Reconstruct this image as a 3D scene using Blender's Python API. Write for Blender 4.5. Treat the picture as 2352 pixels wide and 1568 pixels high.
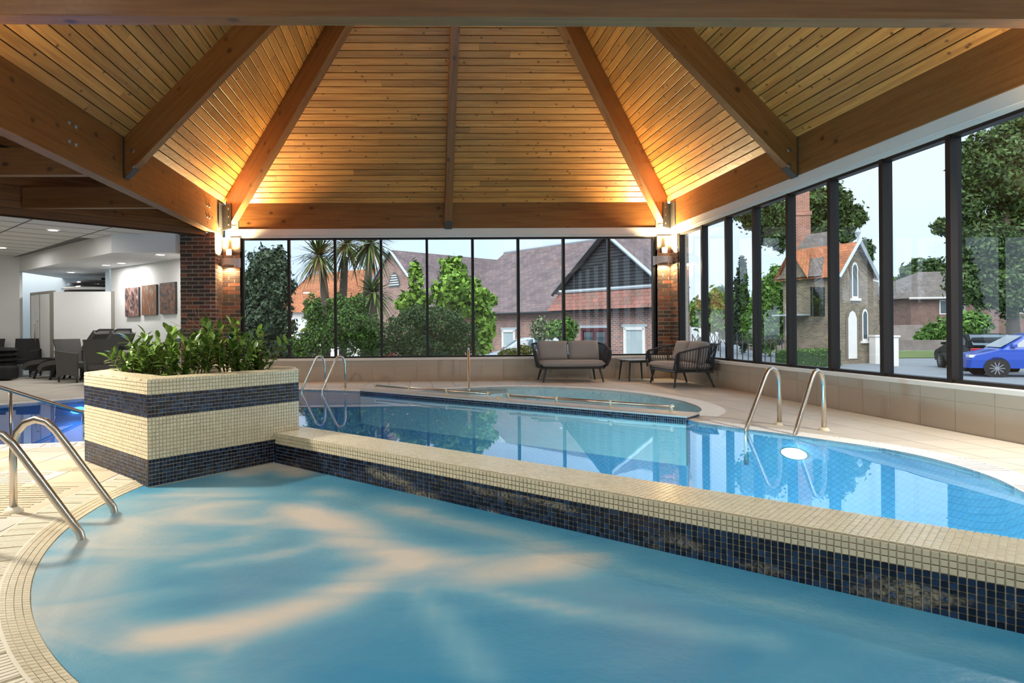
import bpy, bmesh, math, random
import numpy as np
from mathutils import Vector, Matrix, Euler
from mathutils.geometry import delaunay_2d_cdt
random.seed(7); RNG = np.random.default_rng(7)
S = bpy.context.scene; COL = S.collection; PI = math.pi
for o in list(bpy.data.objects): bpy.data.objects.remove(o)

# ------------------------------------------------------------------ camera
F, PX, PY, ROLL, YAW, EYE = 1520.63, 992.75, 756.95, 0.0080, 0.0259, 1.0
cd = bpy.data.cameras.new('camera'); cam = bpy.data.objects.new('camera', cd); COL.objects.link(cam)
cd.sensor_fit = 'HORIZONTAL'; cd.sensor_width = 36.0; cd.lens = 36.0 * F / 2352
cd.shift_x = (1176 - PX) / 2352; cd.shift_y = (PY - 784) / 2352
cd.clip_start = 0.05; cd.clip_end = 400
cam.matrix_world = Matrix.Translation((0, 0, EYE)) @ Matrix.Rotation(-YAW, 4, 'Z') @ Matrix.Rotation(PI/2, 4, 'X') @ Matrix.Rotation(-ROLL, 4, 'Z')
S.camera = cam
# ------------------------------------------------------------------ sky, exposure
W = bpy.data.worlds.new('overcast'); S.world = W; W.use_nodes = True
nt = W.node_tree; bg = nt.nodes['Background']
tc = nt.nodes.new('ShaderNodeTexCoord'); nz = nt.nodes.new('ShaderNodeTexNoise'); rp = nt.nodes.new('ShaderNodeValToRGB')
nz.inputs['Scale'].default_value = 2.2; nz.inputs['Detail'].default_value = 4
rp.color_ramp.elements[0].position = .35; rp.color_ramp.elements[0].color = (.58, .73, .90, 1)
rp.color_ramp.elements[1].position = .75; rp.color_ramp.elements[1].color = (.84, .91, .98, 1)
nt.links.new(tc.outputs['Generated'], nz.inputs['Vector']); nt.links.new(nz.outputs['Fac'], rp.inputs['Fac'])
nt.links.new(rp.outputs['Color'], bg.inputs['Color']); bg.inputs['Strength'].default_value = 1.5
vs_ = S.view_settings; vs_.view_transform = 'Standard'; vs_.look = 'None'; vs_.exposure = 0.0; vs_.gamma = 1.0; vs_.use_curve_mapping = False
sun = bpy.data.lights.new('sun', 'SUN'); sun.energy = 4.0; sun.angle = math.radians(50); sun.color = (1, .96, .90)
suno = bpy.data.objects.new('sun', sun); COL.objects.link(suno); suno.rotation_euler = (math.radians(48), 0, math.radians(-22))
LAMP_UP, LAMP_DOWN, LAMP_FRONT, DOWNLIGHT = 175.0, 18.0, 150.0, 15.0
POOL_LIGHT = 24.0
WARM = (1.0, .72, .38); WARM2 = (1.0, .90, .76)

# ------------------------------------------------------------------ pixel helpers
def ray(u, v):
    du, dv = u - PX, v - PY; cr, sr = math.cos(ROLL), math.sin(ROLL)
    x, z = (cr*du - sr*dv)/F, -(sr*du + cr*dv)/F; c, s = math.cos(YAW), math.sin(YAW)
    return Vector((c*x + s, -s*x + c, z))
def onZ(u, v, z=0.): d = ray(u, v); return Vector((0, 0, EYE)) + d*((z-EYE)/d.z)
def onY(u, v, y): d = ray(u, v); return Vector((0, 0, EYE)) + d*(y/d.y)
def pix(p):
    c, s = math.cos(YAW), math.sin(YAW); xc = c*p[0]-s*p[1]; yc = s*p[0]+c*p[1]
    if yc < .1: return (-9e3, 9e3)
    u, v = F*xc/yc, -F*(p[2]-EYE)/yc; cr, sr = math.cos(ROLL), math.sin(ROLL)
    return (PX+cr*u+sr*v, PY-sr*u+cr*v)

# ------------------------------------------------------------------ mesh helpers
class MB:
    def __init__(s): s.v = []; s.f = []
    def add(s, vs, fs, m=None):
        n = len(s.v)
        s.v += [tuple(m @ Vector(p)) for p in vs] if m is not None else [tuple(p) for p in vs]
        s.f += [tuple(i+n for i in f) for f in fs]; return s
    def box(s, x0, x1, y0, y1, z0, z1, m=None):
        return s.add([(x0,y0,z0),(x1,y0,z0),(x1,y1,z0),(x0,y1,z0),(x0,y0,z1),(x1,y0,z1),(x1,y1,z1),(x0,y1,z1)],
                     [(0,3,2,1),(4,5,6,7),(0,1,5,4),(1,2,6,5),(2,3,7,6),(3,0,4,7)], m)
    def chip(s, x0, x1, y0, y1, h, b, m=None):           # bevelled tile: open below, sloped sides
        return s.add([(x0,y0,0),(x1,y0,0),(x1,y1,0),(x0,y1,0),(x0+b,y0+b,h),(x1-b,y0+b,h),(x1-b,y1-b,h),(x0+b,y1-b,h)],
                     [(4,5,6,7),(0,1,5,4),(1,2,6,5),(2,3,7,6),(3,0,4,7)], m)
    def prism(s, poly, z0, z1, m=None):
        n = len(poly)
        return s.add([(p[0],p[1],z0) for p in poly] + [(p[0],p[1],z1) for p in poly],
                     [tuple(range(n-1,-1,-1)), tuple(range(n, 2*n))] + [(i,(i+1)%n,(i+1)%n+n,i+n) for i in range(n)], m)
    def tube(s, path, r, n=8, caps=True, m=None):
        P = [Vector(p) for p in path]; k = len(P); R = r if isinstance(r, (list, tuple)) else [r]*k
        t = (P[1]-P[0]).normalized(); up = Vector((0,0,1)) if abs(t.z) < .9 else Vector((1,0,0))
        a = t.cross(up).normalized(); vs = []
        for i in range(k):
            tt = (P[min(i+1,k-1)] - P[max(i-1,0)]).normalized()
            a = (a - tt*a.dot(tt)).normalized(); b = tt.cross(a)
            vs += [P[i] + (a*math.cos(q) + b*math.sin(q))*R[i] for q in [2*PI*j/n for j in range(n)]]
        fs = [(i*n+j, i*n+(j+1)%n, (i+1)*n+(j+1)%n, (i+1)*n+j) for i in range(k-1) for j in range(n)]
        if caps: fs += [tuple(range(n-1,-1,-1)), tuple(range((k-1)*n, k*n))]
        return s.add(vs, fs, m)
    def lathe(s, prof, n=20, m=None, a0=0, a1=2*PI):
        full = abs(a1-a0-2*PI) < 1e-6; c = n if full else n+1
        vs = [(r*math.cos(a0+(a1-a0)*j/n), r*math.sin(a0+(a1-a0)*j/n), z) for r, z in prof for j in range(c)]
        fs = [(i*c+j, i*c+(j+1)%c, (i+1)*c+(j+1)%c, (i+1)*c+j) for i in range(len(prof)-1) for j in range(n)]
        return s.add(vs, fs, m)
    def grid(s, fn, nu, nv, m=None, closeu=False):
        vs = [fn(i/nu, j/nv) for j in range(nv+1) for i in range(nu+1)]
        return s.add(vs, [(j*(nu+1)+i, j*(nu+1)+i+1, (j+1)*(nu+1)+i+1, (j+1)*(nu+1)+i) for j in range(nv) for i in range(nu)], m)
    def pillow(s, cx, cy, cz, wx, wy, h, m=None, e=.35, n=14):   # soft cushion
        def shape(top):
            def fn(a, b):
                x, y = a*2-1, b*2-1
                k = (max(0, 1-abs(x)**5)*max(0, 1-abs(y)**5))**e
                q = 1 - .03*(abs(y)**2)*(abs(x)**4); q2 = 1 - .03*(abs(x)**2)*(abs(y)**4)
                return (cx+x*wx/2*q, cy+y*wy/2*q2, cz + (h/2*k if top else -h/2*k))
            return fn
        s.grid(shape(True), n, n, m); b = MB(); b.grid(shape(False), n, n, m)
        return s.add(b.v, [tuple(reversed(f)) for f in b.f])
    def mesh(s, name):
        me = bpy.data.meshes.new(name); me.from_pydata(s.v, [], s.f); return me
    def obj(s, name, mat, parent=None, mtx=None, smooth=False, bevel=0, fix=False, sub=0):
        me = s.mesh(name)
        if fix or bevel:
            bm = bmesh.new(); bm.from_mesh(me)
            bmesh.ops.recalc_face_normals(bm, faces=bm.faces)
            if bevel: bmesh.ops.bevel(bm, geom=list(bm.edges), offset=bevel, segments=2, affect='EDGES', profile=.6)
            bm.to_mesh(me); bm.free()
        return link(name, me, mat, parent, mtx, smooth, sub)
def link(name, me, mat, parent=None, mtx=None, smooth=False, sub=0):
    if mat is not None and not me.materials: me.materials.append(mat)
    if smooth: me.polygons.foreach_set('use_smooth', [True]*len(me.polygons))
    o = bpy.data.objects.new(name, me); COL.objects.link(o)
    if parent is not None: o.parent = parent
    if mtx is not None: o.matrix_basis = mtx
    if sub: md = o.modifiers.new('s', 'SUBSURF'); md.levels = sub; md.render_levels = sub
    return o
def tag(o, label=None, cat=None, group=None, kind=None):
    for k, v in (('label', label), ('category', cat), ('group', group), ('kind', kind)):
        if v: o[k] = v
    return o
def thing(name, label, cat, loc=(0,0,0), rz=0, group=None, kind=None):
    o = bpy.data.objects.new(name, None); COL.objects.link(o); o.empty_display_size = .1
    o.location = loc; o.rotation_euler = (0, 0, rz); return tag(o, label, cat, group, kind)
def dup(o, loc, rz, label, parent=None):
    def cp(a, par):
        c = a.copy(); COL.objects.link(c); c.parent = par
        for ch in a.children: cp(ch, c)
        return c
    c = cp(o, parent); c.location = loc; c.rotation_euler = (0, 0, rz); c['label'] = label; return c
def frame(o, x, y, z=None):                               # matrix from origin and axes
    x = Vector(x).normalized(); y = Vector(y).normalized(); z = Vector(z).normalized() if z is not None else x.cross(y)
    return Matrix(((x.x,y.x,z.x,o[0]),(x.y,y.y,z.y,o[1]),(x.z,y.z,z.z,o[2]),(0,0,0,1)))
def T(x=0, y=0, z=0, rz=0, rx=0, ry=0): return Matrix.Translation((x,y,z)) @ Euler((rx,ry,rz)).to_matrix().to_4x4()

# ------------------------------------------------------------------ materials
def nodes(name):
    m = bpy.data.materials.new(name); m.use_nodes = True; t = m.node_tree; b = t.nodes['Principled BSDF']
    return m, t, b, (lambda ty, **k: mknode(t, ty, **k)), t.links.new
def mknode(t, ty, **k):
    n = t.nodes.new('ShaderNode'+ty)
    for a, v in k.items():
        if hasattr(n, a): setattr(n, a, v)
        else: n.inputs[a.replace('_', ' ')].default_value = v
    return n
def rand_out(N, L):
    g = N('NewGeometry'); oi = N('ObjectInfo'); m1 = N('Math', operation='MULTIPLY_ADD')
    L(oi.outputs['Random'], m1.inputs[0]); m1.inputs[1].default_value = 7.31
    L(g.outputs['Random Per Island'], m1.inputs[2]); fr = N('Math', operation='FRACT'); L(m1.outputs[0], fr.inputs[0]); return fr.outputs[0]
def mk(name, col, rough=.5, metal=0, var=0, vs=4., bump=0, bs=40., rnd=0, emit=0, ecol=None, spec=.5, coat=0, col2=None, coord='Object', stretch=None, trans=0):
    m, t, b, N, L = nodes(name)
    b.inputs['Roughness'].default_value = rough; b.inputs['Metallic'].default_value = metal
    b.inputs['Specular IOR Level'].default_value = spec; b.inputs['Coat Weight'].default_value = coat
    b.inputs['Base Color'].default_value = (*col, 1)
    if trans: b.inputs['Transmission Weight'].default_value = trans
    if emit:
        b.inputs['Emission Color'].default_value = (*(ecol or col), 1); b.inputs['Emission Strength'].default_value = emit
    tcx = N('TexCoord'); src = tcx.outputs[coord]
    if stretch:
        mp = N('Mapping'); mp.inputs['Scale'].default_value = stretch; L(src, mp.inputs['Vector']); src = mp.outputs[0]
    fac = None
    if var:
        n1 = N('TexNoise', Scale=vs, Detail=5.); L(src, n1.inputs['Vector'])
        q = N('Math', operation='MULTIPLY_ADD'); L(n1.outputs['Fac'], q.inputs[0]); q.inputs[1].default_value = 2*var; q.inputs[2].default_value = 1-var; fac = q.outputs[0]
    if rnd:
        r = rand_out(N, L); q = N('Math', operation='MULTIPLY_ADD'); L(r, q.inputs[0]); q.inputs[1].default_value = 2*rnd; q.inputs[2].default_value = 1-rnd
        if fac is not None:
            p = N('Math', operation='MULTIPLY'); L(fac, p.inputs[0]); L(q.outputs[0], p.inputs[1]); fac = p.outputs[0]
        else: fac = q.outputs[0]
    if fac is not None:
        c = N('VectorMath', operation='SCALE'); c.inputs[0].default_value = col
        if col2:
            r = rand_out(N, L); mx = N('Mix', data_type='RGBA'); L(r, mx.inputs[0]); mx.inputs[6].default_value = (*col, 1); mx.inputs[7].default_value = (*col2, 1)
            L(mx.outputs[2], c.inputs[0])
        L(fac, c.inputs['Scale']); L(c.outputs[0], b.inputs['Base Color'])
    if bump:
        n2 = N('TexNoise', Scale=bs, Detail=3.); L(src, n2.inputs['Vector'])
        bp = N('Bump', Strength=bump, Distance=.01); L(n2.outputs['Fac'], bp.inputs['Height']); L(bp.outputs[0], b.inputs['Normal'])
    return m
def wood(name, col, dark, rough=.42, knots=1., rnd=.26, kscale=7.5):
    m, t, b, N, L = nodes(name); tcx = N('TexCoord'); oi = N('ObjectInfo')
    off = N('VectorMath', operation='SCALE'); off.inputs[0].default_value = (13.1, 7.7, 3.3); L(oi.outputs['Random'], off.inputs['Scale'])
    add = N('VectorMath', operation='ADD'); L(tcx.outputs['Object'], add.inputs[0]); L(off.outputs[0], add.inputs[1])
    mp = N('Mapping'); mp.inputs['Scale'].default_value = (.8, 16, 16); L(add.outputs[0], mp.inputs['Vector'])
    n1 = N('TexNoise', Scale=1.6, Detail=6., Distortion=.6); L(mp.outputs[0], n1.inputs['Vector'])
    mx = N('Mix', data_type='RGBA'); mx.inputs[6].default_value = (*dark, 1); mx.inputs[7].default_value = (*col, 1)
    rp1 = N('ValToRGB'); rp1.color_ramp.elements[0].position = .28; rp1.color_ramp.elements[1].position = .62; L(n1.outputs['Fac'], rp1.inputs[0]); L(rp1.outputs[0], mx.inputs[0])
    vo = N('TexVoronoi', Scale=kscale); mk2 = N('Mapping'); mk2.inputs['Scale'].default_value = (.7, 1, 1); L(add.outputs[0], mk2.inputs['Vector']); L(mk2.outputs[0], vo.inputs['Vector'])
    rk = N('ValToRGB'); rk.color_ramp.elements[0].position = .05; rk.color_ramp.elements[1].position = .17
    rk.color_ramp.elements[0].color = (.25, .2, .16, 1); rk.color_ramp.elements[1].color = (1, 1, 1, 1); L(vo.outputs['Distance'], rk.inputs[0])
    mu = N('Mix', data_type='RGBA', blend_type='MULTIPLY'); mu.inputs[0].default_value = knots; L(mx.outputs[2], mu.inputs[6]); L(rk.outputs[0], mu.inputs[7])
    r = rand_out(N, L); q = N('Math', operation='MULTIPLY_ADD'); L(r, q.inputs[0]); q.inputs[1].default_value = 2*rnd; q.inputs[2].default_value = 1-rnd
    c = N('VectorMath', operation='SCALE'); L(mu.outputs[2], c.inputs[0]); L(q.outputs[0], c.inputs['Scale']); L(c.outputs[0], b.inputs['Base Color'])
    b.inputs['Roughness'].default_value = rough
    n3 = N('TexNoise', Scale=9., Detail=2.); L(add.outputs[0], n3.inputs['Vector'])
    bp = N('Bump', Strength=.25, Distance=.02); L(n3.outputs['Fac'], bp.inputs['Height']); L(bp.outputs[0], b.inputs['Normal'])
    return m
def bricktex(name, c1, c2, mortar, scale=1., rough=.85, bw=.225, bh=.075):
    m, t, b, N, L = nodes(name); tcx = N('TexCoord')
    br = N('TexBrick', Scale=scale); br.inputs['Color1'].default_value = (*c1, 1); br.inputs['Color2'].default_value = (*c2, 1); br.inputs['Mortar'].default_value = (*mortar, 1)
    br.inputs['Mortar Size'].default_value = .008; br.inputs['Brick Width'].default_value = bw; br.inputs['Row Height'].default_value = bh
    L(tcx.outputs['UV'], br.inputs['Vector'])
    n1 = N('TexNoise', Scale=1.5, Detail=4.); L(tcx.outputs['Object'], n1.inputs['Vector'])
    q = N('Math', operation='MULTIPLY_ADD'); L(n1.outputs['Fac'], q.inputs[0]); q.inputs[1].default_value = .9; q.inputs[2].default_value = .55
    c = N('VectorMath', operation='SCALE'); L(br.outputs['Color'], c.inputs[0]); L(q.outputs[0], c.inputs['Scale']); L(c.outputs[0], b.inputs['Base Color'])
    b.inputs['Roughness'].default_value = rough; return m
def glossmix(name, tint, ior, rough=.0, bump=0, bs=3., gloss=(1,1,1), dirt=0, boost=1.):
    m = bpy.data.materials.new(name); m.use_nodes = True; t = m.node_tree; t.nodes.clear(); L = t.links.new
    N = lambda ty, **k: mknode(t, ty, **k)
    out = N('OutputMaterial'); mix = N('MixShader'); tr = N('BsdfTransparent'); gl = N('BsdfGlossy'); fr = N('Fresnel', IOR=ior)
    tr.inputs[0].default_value = (*tint, 1); gl.inputs['Roughness'].default_value = rough; gl.inputs['Color'].default_value = (*gloss, 1)
    fac = fr.outputs[0]
    if boost != 1.:
        q = N('Math', operation='MULTIPLY'); q.use_clamp = True; L(fac, q.inputs[0]); q.inputs[1].default_value = boost; fac = q.outputs[0]
    L(fac, mix.inputs[0]); L(tr.outputs[0], mix.inputs[1]); L(gl.outputs[0], mix.inputs[2])
    last = mix.outputs[0]
    if bump:
        tcx = N('TexCoord'); n2 = N('TexNoise', Scale=bs, Detail=2.); L(tcx.outputs['Object'], n2.inputs['Vector'])
        bp = N('Bump', Strength=bump, Distance=.02); L(n2.outputs['Fac'], bp.inputs['Height']); L(bp.outputs[0], gl.inputs['Normal'])
    L(last, out.inputs[0]); return m

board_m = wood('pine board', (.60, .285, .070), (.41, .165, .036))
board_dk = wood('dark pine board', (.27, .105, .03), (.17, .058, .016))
beam_m = wood('glulam beam', (.28, .118, .032), (.19, .070, .018), rough=.45, rnd=.08, kscale=4.)
gap_m = mk('shadow gap', (.05, .022, .008), .9)
white_m = mk('white paint', (.78, .76, .73), .5, var=.04)
wall_m = mk('white wall', (.80, .82, .83), .75, var=.03)
wallb_m = mk('pale blue wall', (.62, .70, .74), .8)
alu_m = mk('bronze aluminium', (.016, .012, .011), .45, spec=.3)
steel_m = mk('brushed steel', (.62, .58, .52), .24, metal=1., bump=.05, bs=200.)
galv_m = mk('dark steel plate', (.09, .09, .085), .5, metal=.35, var=.2)
bolt_m = mk('bolt', (.30, .31, .30), .4, metal=.9)
glass_m = glossmix('window glass', (.90, .95, .97), 1.52, boost=1.35)
cream_m = mk('cream mosaic', (.74, .66, .47), .22, rnd=.07, var=.05, vs=2.)
grout_m = mk('grout', (.66, .58, .43), .8, var=.15, vs=8.)
plate_m = mk('cream plaster', (.50, .42, .31), .8, var=.08)
mortar_m = mk('mortar', (.55, .47, .38), .9, var=.15, vs=30.)
brick_ms = [mk('red brick', (.21, .078, .045), .85, rnd=.3, var=.25, vs=30., bump=.4, bs=120.), mk('brown brick', (.125, .060, .042), .85, rnd=.3, var=.25, vs=30., bump=.4, bs=120.),
            mk('dark brick', (.070, .046, .038), .8, rnd=.3, var=.25, vs=30., bump=.4, bs=120.)]
stone_m = mk('deck tile', (.56, .52, .455), .55, rnd=.05, var=.09, vs=3., bump=.06, bs=60.)
ridge_m = mk('ribbed deck tile', (.53, .45, .33), .6, rnd=.05, var=.09, vs=3.)
deckbase_m = mk('deck grout', (.34, .28, .20), .85, var=.2)
bench_m = mk('beige wall tile', (.47, .415, .35), .45, rnd=.04, var=.08, vs=2.5, bump=.05)
grate_m = mk('white grating', (.84, .84, .83), .5)
gratew_m = mk('cream grating', (.72, .66, .52), .5)
lowtop_m = mk('grey stone coping', (.58, .57, .55), .4, var=.08, vs=8.)
grid_m = mk('ceiling tile', (.78, .77, .73), .9, bump=.1, bs=200.)
gridbar_m = mk('ceiling grid', (.16, .155, .15), .6)
frame_m = mk('taupe frame', (.32, .30, .27), .5)
char_m = mk('charcoal metal', (.030, .032, .036), .45)
rope_m = mk('charcoal rope', (.036, .038, .044), .8, bump=.5, bs=300.)
cush_m = mk('grey cushion fabric', (.30, .29, .29), .95, bump=.25, bs=25., var=.06)
wick_m = mk('grey wicker', (.10, .10, .098), .7, bump=.7, bs=160., var=.15)
wickd_m = mk('dark wicker', (.022, .022, .026), .7, bump=.7, bs=160., var=.15)
blk_m = mk('black fabric', (.010, .010, .012), .75, bump=.3, bs=60.)
gblk_m = mk('glossy black shell', (.006, .006, .008), .08, coat=1.)
tglass_m = glossmix('table glass', (.62, .78, .80), 1.5)
soil_m = mk('soil', (.03, .02, .013), .95, bump=1., bs=60.)
shade_m = mk('lamp shade metal', (.55, .55, .56), .4, metal=.3)
glow_m = mk('lamp glow', (1, .86, .62), .5, emit=4., ecol=(1, .80, .50))
dlight_m = mk('downlight', (1, 1, 1), .5, emit=9., ecol=(1, .97, .92))
asphalt_m = mk('asphalt', (.23, .26, .29), .75, var=.18, vs=.6, bump=.1)
grass_m = mk('grass', (.16, .22, .05), .9, var=.4, vs=6.)

# navy mosaic with lime deposits
def navy_mat():
    m, t, b, N, L = nodes('navy mosaic'); r = rand_out(N, L)
    rp1 = N('ValToRGB'); e = rp1.color_ramp.elements; e[0].color = (.006, .007, .016, 1); e[1].color = (.020, .050, .12, 1); e[1].position = .97
    k = e.new(.55); k.color = (.010, .014, .040, 1); L(r, rp1.inputs[0])
    tcx = N('TexCoord'); geo = N('NewGeometry'); sep = N('SeparateXYZ'); L(geo.outputs['Position'], sep.inputs[0])
    n1 = N('TexNoise', Scale=2.3, Detail=2.); mp = N('Mapping'); mp.inputs['Scale'].default_value = (1, 1, 5); L(geo.outputs['Position'], mp.inputs[0]); L(mp.outputs[0], n1.inputs['Vector'])
    n2 = N('TexNoise', Scale=70., Detail=4.); L(geo.outputs['Position'], n2.inputs['Vector'])
    a = N('ValToRGB'); a.color_ramp.elements[0].position = .56; a.color_ramp.elements[1].position = .68; L(n1.outputs['Fac'], a.inputs[0])
    a2 = N('ValToRGB'); a2.color_ramp.elements[0].position = .36; a2.color_ramp.elements[1].position = .62; L(n2.outputs['Fac'], a2.inputs[0])
    mu = N('Math', operation='MULTIPLY'); L(a.outputs[0], mu.inputs[0]); L(a2.outputs[0], mu.inputs[1])
    mz = N('Math', operation='LESS_THAN'); L(sep.outputs['Z'], mz.inputs[0]); mz.inputs[1].default_value = .11
    my = N('Math', operation='LESS_THAN'); L(sep.outputs['Y'], my.inputs[0]); my.inputs[1].default_value = 5.0
    mx0 = N('Math', operation='GREATER_THAN'); L(sep.outputs['X'], mx0.inputs[0]); mx0.inputs[1].default_value = -1.15
    p = mu.outputs[0]
    for q in (mz, my, mx0):
        w = N('Math', operation='MULTIPLY'); L(p, w.inputs[0]); L(q.outputs[0], w.inputs[1]); p = w.outputs[0]
    mx = N('Mix', data_type='RGBA'); L(p, mx.inputs[0]); L(rp1.outputs[0], mx.inputs[6]); mx.inputs[7].default_value = (.36, .32, .23, 1)
    L(mx.outputs[2], b.inputs['Base Color']); b.inputs['Roughness'].default_value = .16; return m
navy_m = navy_mat()
def basin_mat(name, c, scale, dk):
    m, t, b, N, L = nodes(name); geo = N('NewGeometry')
    br = N('TexBrick', Scale=1., offset=0.); br.inputs['Color1'].default_value = (*c, 1); br.inputs['Color2'].default_value = (c[0]*.85, c[1]*.9, c[2]*.93, 1); br.inputs['Mortar'].default_value = (*dk, 1)
    br.inputs['Mortar Size'].default_value = scale*.05; br.inputs['Brick Width'].default_value = scale; br.inputs['Row Height'].default_value = scale
    sep = N('SeparateXYZ'); L(geo.outputs['Position'], sep.inputs[0]); cb = N('CombineXYZ'); ad = N('Math', operation='ADD'); L(sep.outputs['X'], ad.inputs[0]); L(sep.outputs['Z'], ad.inputs[1])
    ad2 = N('Math', operation='ADD'); L(sep.outputs['Y'], ad2.inputs[0]); L(sep.outputs['Z'], ad2.inputs[1])
    L(ad.outputs[0], cb.inputs[0]); L(ad2.outputs[0], cb.inputs[1]); L(cb.outputs[0], br.inputs['Vector']); L(br.outputs['Color'], b.inputs['Base Color']); b.inputs['Roughness'].default_value = .5
    return m
basin_m = basin_mat('pool floor tile', (.19, .60, .78), .25, (.12, .42, .60))
bwall_m = basin_mat('pool wall mosaic', (.20, .36, .50), .05, (.12, .22, .32))
kbasin_m = basin_mat('paddling pool tile', (.52, .70, .75), .1, (.40, .56, .62))
water_m = glossmix('pool water', (.62, .88, .97), 1.33, rough=.004, bump=.012, bs=2.5)
kwater_m = glossmix('paddling water', (.85, .93, .95), 1.33, rough=.01, bump=.05, bs=14., boost=.48)
def spa_mat():
    m, t, b, N, L = nodes('whirlpool water'); geo = N('NewGeometry'); at = N('Attribute', attribute_name='foam')
    mp = N('Mapping'); mp.inputs['Rotation'].default_value = (0, 0, math.radians(-28)); mp.inputs['Scale'].default_value = (.7, 1.5, 1); L(geo.outputs['Position'], mp.inputs[0])
    n1 = N('TexNoise', Scale=1.5, Detail=3.5, Distortion=1.0, Roughness=.5); L(mp.outputs[0], n1.inputs['Vector'])
    a1 = N('Math', operation='MULTIPLY_ADD'); L(n1.outputs['Fac'], a1.inputs[0]); a1.inputs[1].default_value = 1.3; a1.inputs[2].default_value = .35
    mu = N('Math', operation='MULTIPLY'); L(at.outputs['Fac'], mu.inputs[0]); L(a1.outputs[0], mu.inputs[1])
    a2 = N('Math', operation='MULTIPLY_ADD'); L(n1.outputs['Fac'], a2.inputs[0]); a2.inputs[1].default_value = .55; a2.inputs[2].default_value = -.20
    ad = N('Math', operation='ADD', use_clamp=True); L(mu.outputs[0], ad.inputs[0]); L(a2.outputs[0], ad.inputs[1])
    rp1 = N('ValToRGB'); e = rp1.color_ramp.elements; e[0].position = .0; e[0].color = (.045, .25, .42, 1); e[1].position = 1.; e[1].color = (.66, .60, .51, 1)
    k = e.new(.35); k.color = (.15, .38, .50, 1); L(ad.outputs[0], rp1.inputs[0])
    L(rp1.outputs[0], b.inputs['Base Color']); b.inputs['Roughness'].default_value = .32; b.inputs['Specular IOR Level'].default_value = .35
    n2 = N('TexNoise', Scale=26., Detail=3.); L(geo.outputs['Position'], n2.inputs['Vector']); bp = N('Bump', Strength=.12, Distance=.02); L(n2.outputs['Fac'], bp.inputs['Height']); L(bp.outputs[0], b.inputs['Normal'])
    return m
spa_m = spa_mat()

# ================================================================== ROOF
CX, CY, HH, ZE, SL = .67, 8.68, 4.40, 3.51, 1.03
NN = math.hypot(1, SL); APEX = Vector((CX, CY, ZE + SL*HH))
def struct(name, label, cat, loc=(0,0,0)): return thing(name, label, cat, loc, kind='structure')
def board_slope(name, label, a, n, pitch=.124, boards=True):
    a = Vector((*a, 0)); n = Vector((*n, 0)); org = Vector((CX, CY, ZE)) - n*HH
    M = frame(org, a, n + Vector((0, 0, SL))); root = struct(name, label, 'ceiling')
    hl = HH*NN
    mb = MB(); mb.prism([(-HH, 0), (HH, 0), (0, hl)], -.12, -.001, M); mb.obj('ceiling_backing', gap_m if boards else board_m, root, fix=True)
    if not boards: return root
    v = 0; row = 0
    while v < hl*.9:
        v1 = v + pitch; w0, w1 = HH - v/NN - .01, HH - v1/NN - .01
        if w1 < .2: break
        cuts = [-9] + sorted(random.uniform(-w1*.9, w1*.9) for _ in range(random.choice((0, 1, 1, 2)) if w1 > 1 else 0)) + [9]
        for i in range(len(cuts)-1):
            l0, l1 = (max(-w0, cuts[i]+.002), max(-w1, cuts[i]+.002)); r0, r1 = (min(w0, cuts[i+1]-.001), min(w1, cuts[i+1]-.001))
            if r1 - l1 < .1: continue
            b = .004; y0, y1 = v + .005, v1 - .005; h0, h1 = 0, .014
            mb = MB(); mb.add([(l0,y0,h0),(r0,y0,h0),(r1,y1,h0),(l1,y1,h0),(l0,y0,h1-b),(r0,y0,h1-b),(r1,y1,h1-b),(l1,y1,h1-b),(l0,y0+b,h1),(r0,y0+b,h1),(r1,y1-b,h1),(l1,y1-b,h1)],
                [(0,3,2,1),(8,9,10,11),(0,1,5,4),(2,3,7,6),(4,5,9,8),(6,7,11,10),(1,2,6,10,9,5),(3,0,4,8,11,7)])
            mb.obj('board', board_m, root, mtx=M)
        v = v1; row += 1
    return root
board_slope('ceiling_back', 'honey pine boarded roof slope above the far window wall', (1, 0), (0, -1))
board_slope('ceiling_left', 'honey pine boarded roof slope rising from the left beam', (0, 1), (1, 0))
board_slope('ceiling_right', 'honey pine boarded roof slope above the right window wall', (0, -1), (-1, 0))
board_slope('ceiling_front', 'pine roof slope on the near side behind the front beam', (-1, 0), (0, 1), boards=False)

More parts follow.
